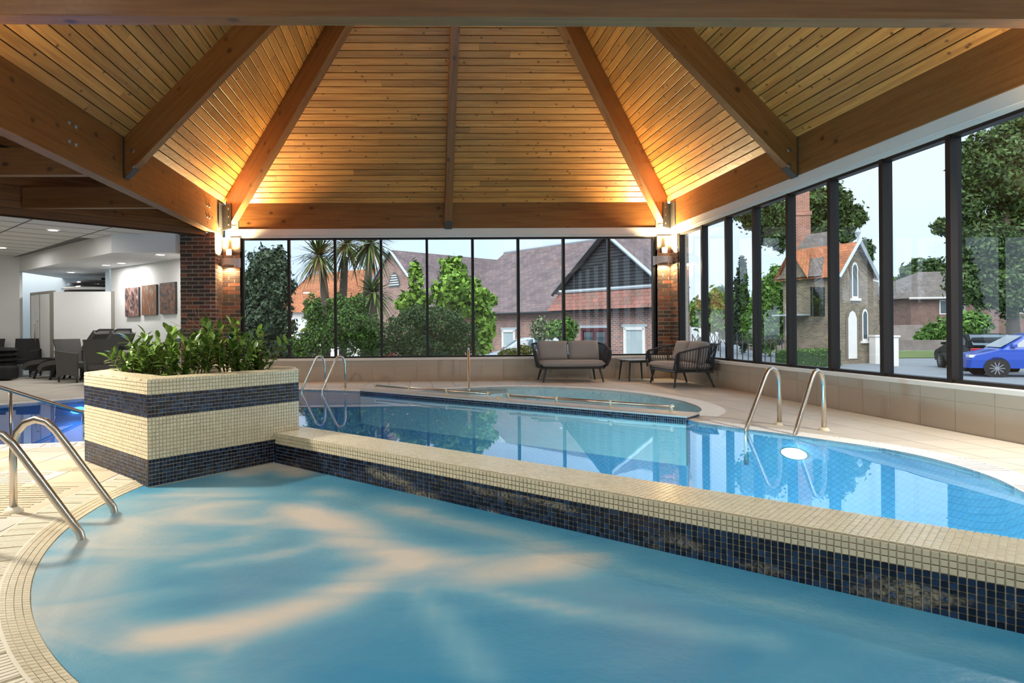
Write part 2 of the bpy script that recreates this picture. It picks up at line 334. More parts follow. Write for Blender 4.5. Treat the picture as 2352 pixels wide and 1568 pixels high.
def rafter(name, label, n, dist, sl, zb, hw, bolts=True, d0=.02):
    n = Vector((*n, 0)).normalized(); org = Vector((CX, CY, 0)) - n*dist + Vector((0, 0, ZE)); N2 = math.hypot(1, sl)
    Mx = frame(org, n + Vector((0, 0, sl)), Vector((0, 0, 1)) - n*sl)
    pt = lambda d, z: ((d + sl*(z-ZE))/N2, (-sl*d + (z-ZE))/N2)
    rise = sl*dist
    poly = [pt(d0, zb), pt(dist*.985, zb + rise*.985), pt(dist*.985, ZE + rise*.985 - .005), pt(d0, ZE + sl*d0 - .005)]
    root = struct(name, label, 'rafter')
    MB().prism(poly, -hw, hw, Mx).obj('timber', beam_m, root, fix=True) if False else None
    mb = MB(); mb.prism(poly, -hw, hw); mb.obj('timber', beam_m, root, mtx=Mx, fix=True)
    side = n.cross(Vector((0, 0, 1)))
    Mp = frame(Vector((CX, CY, 0)) - n*dist, n, (0, 0, 1))
    pl = MB(); pl.box(d0-.012, d0, zb-.02, ZE, -hw-.004, hw+.004, Mp)
    pl.add([(d0, zb-.012, -hw), (d0+.12, zb-.012+sl*.12, -hw), (d0+.12, zb-.012+sl*.12, hw), (d0, zb-.012, hw), (d0, zb-.002, -hw), (d0+.12, zb-.002+sl*.12, -hw), (d0+.12, zb-.002+sl*.12, hw), (d0, zb-.002, hw)],
           [(0,1,2,3),(4,7,6,5),(0,4,5,1),(1,5,6,2),(2,6,7,3),(3,7,4,0)], Mp)
    pl.obj('steel_hanger', galv_m, root, fix=True)
    if bolts:
        for sg in (-1, 1):
            for z in (zb+.13, zb+.33):
                MB().lathe([(.0, .012), (.018, .012), (.028, .006), (.03, 0)], 10, Mp @ T(d0+.10, z, sg*hw) @ Matrix.Rotation(0 if sg > 0 else PI, 4, 'X')).obj('bolt', bolt_m, root)
    return root
rafter('rafter', 'middle rafter of the back roof slope above the window wall', (0, -1), HH, SL, 3.0, .07)
rafter('rafter', 'heavy middle rafter of the left roof slope ending on the left beam', (1, 0), HH, SL, 3.0, .075)
rafter('rafter', 'heavy middle rafter of the right roof slope above the right window wall', (-1, 0), HH, SL, 3.0, .075)
rafter('rafter', 'middle rafter of the near roof slope hidden by the front beam', (0, 1), HH, SL, 3.08, .07)
for nm, d in (('far left', (1, -1)), ('far right', (-1, -1)), ('near left', (1, 1)), ('near right', (-1, 1))):
    rafter('hip_rafter', 'diagonal hip rafter rising from the %s roof corner' % nm, d, HH*math.sqrt(2), SL/math.sqrt(2), 2.96, .07, d0=.22)
def beam(name, label, p0, p1, z0, z1, th, bolts=()):
    a = Vector((p1[0]-p0[0], p1[1]-p0[1], 0)); ln = a.length; Mx = frame((p0[0], p0[1], 0), a, (0, 0, 1)); root = struct(name, label, 'beam')
    mb = MB(); mb.box(0, ln, z0, z1, -th, 0); mb.obj('timber', beam_m, root, mtx=Mx, bevel=.006)
    for x, z in bolts:
        MB().lathe([(.0, .014), (.016, .014), (.026, .005), (.03, 0)], 10, T(x, z, 0)).obj('bolt', bolt_m, root, mtx=Mx)
    return root
xl, xr, yb, yf = CX-HH, CX+HH, CY+HH, CY-HH
beam('roof_beam', 'long eaves beam above the far window wall', (xl+.1, yb), (xr-.1, yb), 3.0, 3.56, .16)
beam('roof_beam', 'deep left eaves beam carried by the brick pier', (xl, yf), (xl, 12.62), 2.86, 3.54, .16,
     bolts=[(x+dx, z) for x in (3.0, 7.75) for dx in (0, .14) for z in (3.08, 3.28)])
beam('roof_beam', 'long eaves beam above the right window wall', (xr, yb-.1), (xr, yf), 3.0, 3.56, .16)
beam('roof_beam', 'dark timber beam crossing the top of the picture nearest the viewer', (xr+.6, 4.365), (xl-.6, 4.365), 3.0, 3.56, .135)
for nm, x, y, sx in (('left', xl, yb, 1), ('right', xr, yb, -1)):            # steel corner shoes
    r = struct('corner_bracket', 'dark steel corner bracket joining beams and hip at the far %s corner' % nm, 'bracket')
    MB().box(x, x+sx*.20, y-.012, y-.004, 2.98, 3.44).obj('plate', galv_m, r, fix=True)
    MB().box(x+sx*.004, x+sx*.012, y-.36, y-.02, 2.98, 3.46).obj('plate', galv_m, r, fix=True)
    d = Vector((sx, -1, 0)).normalized(); MB().box(.04, .42, 2.96, 3.44, -.085, -.073, frame((x, y, 0), d, (0, 0, 1))).obj('plate', galv_m, r, fix=True)
    MB().box(.04, .42, 2.96, 3.44, .073, .085, frame((x, y, 0), d, (0, 0, 1))).obj('plate', galv_m, r, fix=True)
    for z in (3.05, 3.2, 3.35):
        for sd in (-.087, .087):
            MB().lathe([(0, .01), (.014, .01), (.02, 0)], 8, frame((x, y, 0), d, (0, 0, 1)) @ T(.33, z, sd) @ Matrix.Rotation(PI if sd < 0 else 0, 4, 'X')).obj('bolt', bolt_m, r)

o = MB().box(xl-.17, xl-.012, 12.64, 13.2, 2.86, 3.52).obj('beam_seat', galv_m); tag(o, 'dark steel seat plate at the end of the left beam', 'bracket', kind='structure')
# ================================================================== WALLS AND WINDOWS
def bricks(parent, org, ux, width, z0, z1, seed=0):
    rnd = random.Random(seed); Mx = frame((org[0], org[1], 0), ux, (0, 0, 1)); cache = {}
    MB().box(0, width, z0, z1, -.10, -.007, Mx).obj('mortar', mortar_m, parent, fix=True)
    row = 0; z = z0 + .005
    while z + .06 < z1:
        x = -(.225*.5 if row % 2 else 0) + .0; k = 0
        while x < width - .02:
            a, b = max(0, x+.005), min(width, x+.22)
            if b - a > .03:
                key = (round(b-a, 3), rnd.choice((0, 0, 1, 1, 2)) if row % 2 else rnd.choice((1, 2, 2, 2, 0)))
                if key not in cache:
                    m = MB(); m.chip(0, b-a, 0, .064, .014, .002); me = m.mesh('brick'); me.materials.append(brick_ms[key[1]]); cache[key] = me
                link('brick', cache[key], None, parent, Mx @ T(a, z, -.012 + rnd.uniform(-.0015, .0015)))
            x += .225
        z += .075; row += 1
r = struct('brick_pier', 'dark brick pier under the left beam beside the white lounge', 'pier')
bricks(r, (-4.40, 12.55), (1, 0, 0), .65, 0, 2.855, 1); bricks(r, (-3.75, 12.55), (0, 1, 0), .50, 0, 2.83, 2)
MB().box(-4.395, -3.755, 12.56, 13.3, 0, 2.855).obj('core', mortar_m, r)
r = struct('brick_column', 'lamp-lit brick column at the far left end of the window wall', 'column')
bricks(r, (-3.75, 13.05), (1, 0, 0), .335, 0, 2.56, 3); MB().box(-3.75, -3.415, 13.045, 13.25, 2.56, 2.83).obj('plaster_cap', plate_m, r); MB().box(-3.75, -3.415, 13.06, 13.25, 0, 2.56).obj('core', mortar_m, r)
r = struct('brick_column', 'lamp-lit brick column in the far right corner behind the sofas', 'column')
bricks(r, (4.83, 13.05), (1, 0, 0), .30, 0, 2.56, 4); bricks(r, (5.10, 13.05), (0, -1, 0), .33, 0, 2.56, 5)
MB().box(4.83, 5.3, 13.045, 13.25, 2.56, 2.83).obj('plaster_cap', plate_m, r); MB().box(5.095, 5.3, 12.72, 13.05, 2.56, 2.83).obj('plaster_cap', plate_m, r)
MB().box(4.83, 5.3, 13.06, 13.25, 0, 2.56).obj('core', mortar_m, r); MB().box(5.11, 5.3, 12.72, 13.06, 0, 2.56).obj('core', mortar_m, r)

def window(name, label, org, ux, stops, zb, zt, mw=.05, dp=.09, back=.0):
    Mx = frame((org[0], org[1], 0), ux, (0, 0, 1)); root = struct(name, label, 'window'); n = len(stops)
    a, b = stops[0], stops[-1]
    MB().box(a, b, zt-.035, zt, -dp, 0, Mx).obj('head_rail', alu_m, root, fix=True)
    MB().box(a, b, zb, zb+.03, -dp, 0, Mx).obj('bottom_rail', alu_m, root, fix=True)
    for i, s in enumerate(stops):
        w = mw; m = MB(); m.box(s-w/2, s+w/2, zb, zt, -dp, .012, Mx); m.obj('mullion', alu_m, root, fix=True)
    for i in range(n-1):
        MB().add([(stops[i]+mw/2, zb+.03, -dp*.6), (stops[i+1]-mw/2, zb+.03, -dp*.6), (stops[i+1]-mw/2, zt-.035, -dp*.6), (stops[i]+mw/2, zt-.035, -dp*.6)], [(0,1,2,3)], Mx).obj('pane', glass_m, root)
    return root
window('window_1', 'far wall of tall dark-framed windows looking onto shrubs and a tiled roof', (0, 13.13), (1, 0, 0), [-3.39+.909*i for i in range(10)], .455, 2.83)
window('window_2', 'right wall of tall dark-framed windows looking onto the car park', (5.13, 0), (0, -1, 0), [-12.70, -11.69, -10.775, -9.885, -8.97, -8.05, -7.135, -6.22, -5.31, -4.40], .455, 2.83, mw=.06, dp=.10)
def benchwall(name, label, org, ux, length, sgn):
    Mx = frame((org[0], org[1], 0), ux, (0, 0, 1)); root = struct(name, label, 'wall')
    MB().box(0, length, 0, .405, -.16, -.006, Mx).obj('wall_core', grout_m, root, fix=True)
    x = 0
    while x < length - .02:
        w = min(.43, length - x)
        for z0, z1 in ((.003, .285), (.288, .402)):
            m = MB(); m.chip(x+.0015, x+w-.0015, z0, z1, .007, .0015, Mx @ T(0, 0, -.007)); m.obj('wall_tile', bench_m, root)
        x += .43
    MB().box(0, length, .405, .452, -.2, .05, Mx).obj('window_sill', white_m, root, bevel=.006)
    return root
benchwall('wall_back', 'low beige tiled wall with white sill under the far windows', (-3.42, 13.04), (1, 0, 0), 8.55, 1)
benchwall('wall_right', 'low beige tiled wall with white sill under the right windows', (5.09, 13.0), (0, -1, 0), 8.8, 1)
for nm, lab, org, ux, ln in (('trim_1', 'white fascia board between the far windows and the eaves beam', (-3.6, 13.06), (1, 0, 0), 8.75), ('trim_2', 'white fascia board between the right windows and the eaves beam', (5.08, 13.06), (0, -1, 0), 8.85)):
    Mx = frame((org[0], org[1], 0), ux, (0, 0, 1)); r = struct(nm, lab, 'trim')
    MB().box(0, ln, 2.868, 3.0, -.16, .0, Mx).obj('fascia', white_m, r, bevel=.003); MB().box(0, ln, 2.828, 2.866, -.16, -.025, Mx).obj('fascia_lip', white_m, r, bevel=.003)

# near end of the hall, behind the viewer
o = MB().box(-13.1, -13.0, -3.6, 16.1, 0, 4.3).obj('wall_left', wall_m, fix=True); tag(o, 'plain white wall closing the lounge side out of view', 'wall', kind='structure')
o = MB().box(-13, 5.4, -3.6, -3.5, 0, 3.6).obj('wall_front', wall_m, fix=True); tag(o, 'plain white wall at the near end behind the viewer', 'wall', kind='structure')
o = MB().box(-13, 5.4, -3.6, 4.22, 3.56, 3.62).obj('ceiling_entrance', white_m, fix=True); tag(o, 'flat white ceiling over the near end behind the viewer', 'ceiling', kind='structure')
o = MB().box(5.13, 5.3, -3.6, 4.35, 0, 3.6).obj('wall_right_near', wall_m, fix=True); tag(o, 'plain white side wall near the viewer', 'wall', kind='structure')
for nm, x0, x1 in (('left', -4.25, -3.75), ('right', 5.0, 5.3)):
    o = MB().box(x0, x1, 3.9, 4.35, 0, 3.0).obj('brick_pier', brick_ms[1], fix=True); tag(o, 'brick pier carrying the near %s roof corner out of view' % nm, 'pier', kind='structure')

def area(name, parent, loc, direction, energy, size, col, shape='DISK', spread=None):
    ld = bpy.data.lights.new(name, 'AREA'); ld.energy = energy; ld.size = size; ld.color = col; ld.shape = shape
    if spread: ld.spread = spread
    o = bpy.data.objects.new(name, ld); COL.objects.link(o); o.parent = parent
    o.matrix_basis = Matrix.Translation(loc) @ Vector(direction).to_track_quat('-Z', 'Y').to_matrix().to_4x4(); return o
def wall_lamp(label, loc, rz, up, down):
    t = thing('wall_lamp', label, 'lamp', loc, rz)     # local: wall behind at +y, faces -y
    def fn(a, b):
        q = (a-.5)*PI; zb = -.10 + .055*math.cos(q)**2; zt = .085 - .012*math.cos(q)
        return (.205*math.sin(q), -.02-.145*math.cos(q), zb + (zt-zb)*b)
    m = MB(); m.grid(fn, 16, 4); m2 = MB(); m2.grid(lambda a, b: (lambda p: (p[0]*.95, p[1]*.95+.001, p[2]))(fn(a, b)), 16, 4)
    m.add(m2.v, [tuple(reversed(f)) for f in m2.f]); m.obj('shade', shade_m, t, smooth=True)
    MB().lathe([(0, -.012), (.12, -.012), (.12, .012), (0, .012)], 16, T(0, -.06, -.01, 0) @ Matrix.Diagonal((1.2, .6, 1, 1))).obj('glowing_lens', glow_m, t, fix=True)
    MB().box(-.05, .05, -.02, .02, -.06, .06).obj('back_plate', char_m, t)
    m = MB(); m.box(-.05, .05, -.09, 0, .15, .25); m.lathe([(0, .145), (.05, .145), (.06, .25), (0, .26)], 12, T(0, -.09, 0)); m.obj('sensor', char_m, t, fix=True)
    area('up_light', t, (0, -.19, .10), (0, -.32, 1), up, .22, WARM, spread=math.radians(124))
    area('down_light', t, (0, -.10, -.09), (0, -.15, -1), down, .22, WARM if down < 40 else WARM2)
    return t
wall_lamp('scoop-shaped wall lamp on the far left brick column', (-3.60, 13.045, 2.34), 0, LAMP_UP, LAMP_DOWN)
wall_lamp('scoop-shaped wall lamp on the far right brick column', (4.94, 13.045, 2.34), 0, LAMP_UP, LAMP_DOWN)
wall_lamp('scoop-shaped wall lamp on the near left pier out of view', (-3.62, 4.37, 2.34), PI*.82, LAMP_UP*.14, LAMP_FRONT)
wall_lamp('unseen scoop-shaped wall lamp added on the near right pier', (4.95, 4.37, 2.34), -PI*.8, LAMP_UP*.14, LAMP_FRONT*.7)  # unseen lamp, added to brighten the foreground from the right

# ================================================================== POOL OUTLINES
def spline(pts, n=8):                                    # Catmull-Rom through open points
    P = [Vector(p) for p in pts]; P = [P[0]*2-P[1]] + P + [P[-1]*2-P[-2]]; out = []
    for i in range(1, len(P)-2):
        for k in range(n):
            t = k/n; a, b, c, d = P[i-1], P[i], P[i+1], P[i+2]
            out.append(.5*((2*b) + (c-a)*t + (2*a-5*b+4*c-d)*t*t + (3*b-a-3*c+d)*t**3))
    return out + [P[-2]]
def area2(p): return sum(p[i][0]*p[(i+1) % len(p)][1] - p[(i+1) % len(p)][0]*p[i][1] for i in range(len(p)))/2
def offset(p, w):
    n = len(p); out = []
    for i in range(n):
        d1 = (p[i]-p[i-1]).normalized(); d2 = (p[(i+1) % n]-p[i]).normalized()
        nn = Vector((d1.y+d2.y, -d1.x-d2.x)); k = max(.5, nn.length/2); nn.normalize(); out.append(p[i] + nn*(w/k))
    return out
def inside(q, poly):
    c = False; n = len(poly); x, y = q[0], q[1]
    for i in range(n):
        a, b = poly[i], poly[i-1]
        if (a[1] > y) != (b[1] > y) and x < (b[0]-a[0])*(y-a[1])/(b[1]-a[1]) + a[0]: c = not c
    return c
WD = Vector((3.26, -3.19)).normalized(); WN = Vector((-WD.y, WD.x))      # divider direction; WN points to the far pool
W0 = Vector((-1.24, 5.32)) - WN*.012; WT = .345; WL = 5.6
LD = Vector((3.80, -3.56)).normalized(); LN = Vector((-LD.y, LD.x)); L0 = Vector((-.89, 10.68)); LL = 5.23; LT = .40
arcR = spline([(2.75, 1.3), (3.0, 2.1), (3.22, 2.8), (3.45, 3.45), (3.63, 3.86), (3.79, 4.23), (3.88, 4.65), (3.885, 5.05), (3.80, 5.40), (3.62, 5.76), (3.39, 6.2), (3.14, 6.62), (2.97, 6.98)])
arcL = spline([(-.90, 10.88), (-1.41, 11.12), (-1.98, 11.37), (-2.7, 11.55), (-3.5, 11.42), (-4.3, 10.85), (-4.98, 10.22), (-5.41, 9.77), (-5.78, 9.36), (-6.25, 8.6), (-6.35, 7.6), (-5.8, 6.7), (-4.8, 6.18), (-3.74, 6.05), (-3.02, 6.18), (-2.4, 6.3)])
main = arcR + [L0+LD*LL+LN*.05, L0+LN*.05] + arcL + [Vector((-1.7, 5.5)), W0+WN*.2, W0+WD*WL+WN*.2]
if area2(main) < 0: main.reverse()
KC = Vector((1.62, 9.35))
kids = spline([(-.55, 10.62), (-.2, 10.78), (.33, 10.99), (1.05, 11.38), (1.85, 11.50), (2.75, 11.05), (3.36, 10.22), (3.62, 9.3), (3.63, 8.55), (3.47, 7.95), (3.16, 7.5)]) + [L0+LD*LL+LN*.2, L0+LN*.2]
if area2(kids) < 0: kids.reverse()
SC, SR = Vector((.89, 3.95)), 2.74
def spa_poly(R):
    out = []
    for k in range(181):
        a = 2*PI*k/180; p = SC + Vector((math.cos(a), math.sin(a)))*R
        if (p-W0).dot(WN) < .12: out.append(p)
    # keep one run
    ang = sorted(out, key=lambda p: (math.atan2(p.y-SC.y, p.x-SC.x) - math.radians(45)) % (2*PI)); return ang
spa_out = spa_poly(SR+.28)
PL = [Vector(p) for p in [(-1.75, 4.375), (-.94, 5.335), (-1.05, 5.75), (-1.75, 6.40), (-2.55, 6.18), (-2.585, 5.24)]]
def offs(p, w, ref):
    out = []
    for i in range(len(p)):
        d = (p[min(i+1, len(p)-1)] - p[max(i-1, 0)]).normalized(); nn = Vector((d.y, -d.x)); out.append(p[i] + nn*w)
    if inside(out[len(out)//2], ref): out = [p[i]*2-out[i] for i in range(len(p))]
    return out
karc = [p for p in kids if (p-L0).dot(LN) > .42]; k0 = max(range(len(karc)), key=lambda i: (karc[i]-karc[i-1]).length); karc = karc[k0:]+karc[:k0]
outR, outL, outK = offs(arcR, .25, main), offs(arcL, .25, main), offs(karc, .27, kids)
strip = lambda a, b: a + b[::-1]
LW = [L0, L0+LD*LL, L0+LD*LL+LN*LT, L0+LN*LT]
HOLES = [main, kids, spa_out, strip(arcR, outR), strip(arcL, outL), strip(karc, outK), LW]
HOLES = [h if area2(h) > 0 else h[::-1] for h in HOLES]

# ================================================================== FLOOR
XA, XB, YA, YB = -13.0, 5.25, -3.5, 18.6
fl = struct('floor', 'beige stone deck around the pools', 'floor')
def cdt(polys):                                          # first polygon minus the others
    vs, es = [], []
    for p in polys:
        n = len(vs); k = len(p); vs += [Vector((q[0], q[1])) for q in p]; es += [(n+i, n+(i+1) % k) for i in range(k)]
    V, Ed, Fc, ov, oe, of = delaunay_2d_cdt(vs, es, [], 0, 1e-5)
    def ok(f):
        c = (V[f[0]]+V[f[1]]+V[f[2]])/3
        return inside(c, polys[0]) and not any(inside(c, h) for h in polys[1:])
    return V, [(f if (V[f[1]]-V[f[0]]).cross(V[f[2]]-V[f[0]]) > 0 else f[::-1]) for f in Fc if len(f) == 3 and ok(f)]
V, Fc = cdt([[(XA, YA), (XB, YA), (XB, YB), (XA, YB)]] + HOLES)
MB().add([(v.x, v.y, -.010) for v in V], Fc).obj('grout_bed', deckbase_m, fl)
def hole_hit(a, b, c, d):
    st = set(); pts = [(a+(b-a)*i/4, c+(d-c)*j/4) for i in range(5) for j in range(5)]
    ins = [any(inside(p, h) for h in HOLES) for p in pts]; return 2 if all(ins) else (1 if any(ins) else 0)
pieces = []; HB = [(min(p.x for p in h), max(p.x for p in h), min(p.y for p in h), max(p.y for p in h)) for h in HOLES]
nx, ny = int((XB-XA)/.4)+1, int((YB-.2)/.4)+1
for j in range(ny):
    for i in range(-1, nx):
        x1 = XB - .15 - i*.4; x0 = x1 - .4; y0 = .2 + j*.4 - .127; y1 = y0+.4
        a, b, c, d = x0+.0025, min(x1-.0025, XB), y0+.0025, y1-.0025
        if b - a < .05: continue
        u, v = pix(((a+b)/2, (c+d)/2, 0))
        if not (-1500 < u < 4200 and v < 3200): continue
        vis = -60 < u < 2412 and v < 1640
        hh = hole_hit(a, b, c, d)
        if hh == 2: continue
        if hh == 0: m = MB(); m.chip(a, b, c, d, .010, .0015, T(0, 0, -.010))
        else:
            V, Fc = cdt([[(a, c), (b, c), (b, d), (a, d)]] + [h for h, bb in zip(HOLES, HB) if bb[0] < b and bb[1] > a and bb[2] < d and bb[3] > c])
            if not Fc: continue
            used = sorted({k for f in Fc for k in f}); mp = {k: q for q, k in enumerate(used)}
            m = MB(); m.add([(V[k].x, V[k].y, 0) for k in used], [tuple(mp[k] for k in f) for f in Fc])
        pieces.append((math.hypot((a+b)/2, (c+d)/2) + (0 if vis else 100), m, x1 < -1.9 and y0 < 5.4))
pieces.sort(key=lambda p: p[0]); rest = MB()
for k, (dd, m, rib) in enumerate(pieces):
    if k < 300: m.obj('floor_tile', ridge_m if rib and k % 3 else stone_m, fl)
    else: rest.add(m.v, m.f)
rest.obj('floor_tile', stone_m, fl)['kind'] = 'stuff'
# ribbed studs on the pavers by the hot tub
st = MB()
for i in range(34):
    for j in range(34):
        p = Vector((-2.20 - .045*i*.75 - .012*(j % 2), 3.2 + .055*j)); 
        if (p-SC).length > 3.12 and p.y < 4.9 - (p.x+2.2)*.2 and (int((p.x+9)/.4) + int(p.y/.4)) % 3: st.box(p.x-.016, p.x+.016, p.y-.006, p.y+.006, 0, .004)
st.obj('anti_slip_stud', ridge_m, fl)['kind'] = 'stuff'

def grating(pin, pout, mat, parent, closed=True, step=.026, z=0.):
    n = len(pin); bed = MB(); ribs = MB(); acc = 0.
    for i in range(n if closed else n-1):
        a, b, c, d = pin[i], pin[(i+1) % n], pout[(i+1) % n], pout[i]
        bed.add([(a.x, a.y, z-.016), (b.x, b.y, z-.016), (c.x, c.y, z-.016), (d.x, d.y, z-.016)], [(0, 3, 2, 1)])
        for e0, e1 in ((a, b), (d, c)):
            t = (e1-e0); L = t.length
            if L < 1e-4: continue
            nn = Vector((t.y, -t.x))/L*.012
            if e0 is d: nn = -nn
            ribs.add([(e0.x, e0.y, z-.05), (e1.x, e1.y, z-.05), (e1.x+nn.x, e1.y+nn.y, z-.05), (e0.x+nn.x, e0.y+nn.y, z-.05), (e0.x, e0.y, z), (e1.x, e1.y, z), (e1.x+nn.x, e1.y+nn.y, z), (e0.x+nn.x, e0.y+nn.y, z)], [(4,5,6,7),(0,1,5,4),(2,3,7,6)])
        L = (b-a).length; s = (-acc) % step
        while s < L:
            f0, f1 = s/L, min(1, (s+step*.76)/L); p, q, r_, w = a.lerp(b, f0), a.lerp(b, f1), d.lerp(c, f1), d.lerp(c, f0)
            ribs.add([(p.x,p.y,z-.001), (q.x,q.y,z-.001), (r_.x,r_.y,z-.001), (w.x,w.y,z-.001), (p.x,p.y,z-.014), (q.x,q.y,z-.014), (r_.x,r_.y,z-.014), (w.x,w.y,z-.014)], [(0,3,2,1),(0,1,5,4),(2,3,7,6),(1,2,6,5),(3,0,4,7)])
            s += step
        acc = (acc + L) % step
    bed.obj('channel', mat, parent); o = ribs.obj('overflow_grating', mat, parent, fix=True); o['kind'] = 'stuff'
def basin(poly, z0, zf, fmat, wmat, parent, band=None):
    m = MB(); m.add([(p.x, p.y, zf) for p in poly], [tuple(range(len(poly)))]); m.obj('pool_floor', fmat, parent)
    n = len(poly); m = MB(); m.add([(p.x, p.y, z0) for p in poly] + [(p.x, p.y, zf) for p in poly], [(i, i+n, (i+1) % n+n, (i+1) % n) for i in range(n)]); m.obj('pool_wall', wmat, parent)
ZW = -.022
pool = thing('swimming_pool', 'large freeform blue swimming pool behind the tiled divider', 'pool')
basin(main, 0, -.95, basin_m, bwall_m, pool)
MB().add([(p.x, p.y, ZW) for p in main], [tuple(range(len(main)))]).obj('water', water_m, pool)
grating(arcR, outR, grate_m, pool, closed=False); grating(arcL, outL, grate_m, pool, closed=False)
kp = thing('paddling_pool', 'small round shallow pool behind the low wall with steel rails', 'pool')
basin(kids, 0, -.24, kbasin_m, kbasin_m, kp); MB().add([(p.x, p.y, ZW) for p in kids], [tuple(range(len(kids)))]).obj('water', kwater_m, kp)
grating(karc, outK, grate_m, kp, closed=False)
st = MB()
for R, z in ((.9, -.16), (.62, -.06)):
    st.lathe([(0, z), (R, z), (R+.01, z-.015), (R+.01, -.24)], 28, T(.95, 11.0+.35, 0))
st.obj('entry_step', kbasin_m, kp)
spa = thing('hot_tub', 'round whirlpool of foaming blue water in the foreground', 'hot tub')
sp = spa_poly(SR)
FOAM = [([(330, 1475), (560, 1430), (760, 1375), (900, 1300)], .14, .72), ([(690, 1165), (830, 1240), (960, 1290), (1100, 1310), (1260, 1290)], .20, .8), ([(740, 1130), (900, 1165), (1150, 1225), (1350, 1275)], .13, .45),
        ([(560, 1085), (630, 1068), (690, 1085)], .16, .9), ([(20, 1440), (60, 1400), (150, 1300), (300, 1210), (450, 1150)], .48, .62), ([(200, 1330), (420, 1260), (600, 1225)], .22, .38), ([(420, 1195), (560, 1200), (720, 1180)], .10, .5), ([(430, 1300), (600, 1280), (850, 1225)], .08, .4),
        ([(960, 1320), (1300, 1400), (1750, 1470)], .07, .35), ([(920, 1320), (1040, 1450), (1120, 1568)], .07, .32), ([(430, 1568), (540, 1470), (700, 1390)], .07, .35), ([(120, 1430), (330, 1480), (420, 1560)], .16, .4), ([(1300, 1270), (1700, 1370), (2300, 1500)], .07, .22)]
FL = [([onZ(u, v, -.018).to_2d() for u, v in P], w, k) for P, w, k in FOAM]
def foam_at(p):
    f = 0.
    for P, w, k in FL:
        d = 9.
        for a, b in zip(P[:-1], P[1:]):
            t = max(0., min(1., (p-a).dot(b-a)/(b-a).length_squared)); d = min(d, (p-a-(b-a)*t).length)
        f = max(f, k*math.exp(-(d/w)**2)) + .25*min(f, k*math.exp(-(d/w)**2))
    return f
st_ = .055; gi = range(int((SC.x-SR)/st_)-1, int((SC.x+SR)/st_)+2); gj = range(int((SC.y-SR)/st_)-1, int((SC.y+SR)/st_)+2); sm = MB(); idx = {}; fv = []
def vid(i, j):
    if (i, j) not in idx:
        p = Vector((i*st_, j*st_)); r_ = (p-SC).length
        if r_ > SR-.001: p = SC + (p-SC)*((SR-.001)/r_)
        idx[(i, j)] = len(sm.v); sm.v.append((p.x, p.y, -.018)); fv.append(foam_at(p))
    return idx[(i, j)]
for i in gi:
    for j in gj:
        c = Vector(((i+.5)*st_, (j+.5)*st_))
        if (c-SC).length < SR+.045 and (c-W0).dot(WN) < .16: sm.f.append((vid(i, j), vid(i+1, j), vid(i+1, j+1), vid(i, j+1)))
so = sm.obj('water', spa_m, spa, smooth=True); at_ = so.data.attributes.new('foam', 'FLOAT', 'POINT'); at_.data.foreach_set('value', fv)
arcs = [SC + Vector((math.cos(a), math.sin(a)))*SR for a in [math.radians(100+2*k) for k in range(111)]]; arcs = [p for p in arcs if (p-W0).dot(WN) < .02]
ring = lambda R: [SC + (p-SC).normalized()*R for p in arcs]
rm = MB()
a_, b_ = ring(SR-.02), ring(SR+.10)
rm.add([(p.x, p.y, -.03) for p in a_] + [(p.x, p.y, -.002) for p in b_], [(i, i+1, i+1+len(arcs), i+len(arcs)) for i in range(len(arcs)-1)]); rm.obj('rim_bed', grout_m, spa)
rt = MB()
for row in range(4):
    r0 = SR+.003 + row*.0262
    for k in range(int(PI*1.22*SR/.026)):
        a0 = math.radians(100) + k*.026/SR
        if (SC + Vector((math.cos(a0), math.sin(a0)))*r0 - W0).dot(WN) > 0: continue
        q = lambda R, a, z: (SC.x+R*math.cos(a), SC.y+R*math.sin(a), z)
        z0, z1 = -.015+row*.004, -.012+row*.004; da = .0235/SR
        rt.add([q(r0, a0, z0), q(r0+.0237, a0, z1), q(r0+.0237, a0+da, z1), q(r0, a0+da, z0)], [(0, 1, 2, 3)])
rt.obj('rim_mosaic', cream_m, spa)['kind'] = 'stuff'
grating(ring(SR+.10), ring(SR+.28), gratew_m, spa, closed=False, step=.022)

# ================================================================== MOSAIC WALLS
PT = .025
def mosaic(parent, org, ux, uy, length, rows, colfn, own=None, skip=None, name='mosaic_tile'):
    Mx = frame(org, ux, uy); n = int(round(length/PT)); pt = length/n; groups = {}
    for i in range(n):
        for j in range(rows):
            if skip and skip(i*pt+pt/2, j*PT+PT/2): continue
            mat = colfn(j); x0, y0 = i*pt + random.uniform(.0008, .0016), j*PT + random.uniform(.0008, .0016)
            w, h = pt-.0036, PT-.0036
            mm = Mx @ T(0, 0, .0006+random.uniform(-.0004, .0005))
            if own and own(i, j):
                m = MB(); m.chip(x0, x0+w, y0, y0+h, .003, .0010, mm); m.obj(name, mat, parent)
            else: groups.setdefault(mat.name, (mat, MB()))[1].chip(x0, x0+w, y0, y0+h, .003, .0010, mm)
    for mat, mb in groups.values(): mb.obj(name, mat, parent)['kind'] = 'stuff'
dv = thing('mosaic_divider', 'long low cream and navy mosaic wall between hot tub and swimming pool', 'wall')
Mw = frame((W0.x, W0.y, 0), (*WD, 0), (*WN, 0)); ZT = .207
MB().box(-.25, WL, .003, WT-.003, -.6, ZT, Mw).obj('core', grout_m, dv)
nl = round(WL/PT)
mosaic(dv, (W0.x, W0.y, -.021), (*WD, 0), (0, 0, 1), WL, 9, lambda j: navy_m if j < 6 else cream_m, own=lambda i, j: 128 <= i < 162 and j > 0)
mosaic(dv, (W0.x, W0.y, ZT), (*WD, 0), (*WN, 0), WL, 14, lambda j: cream_m)
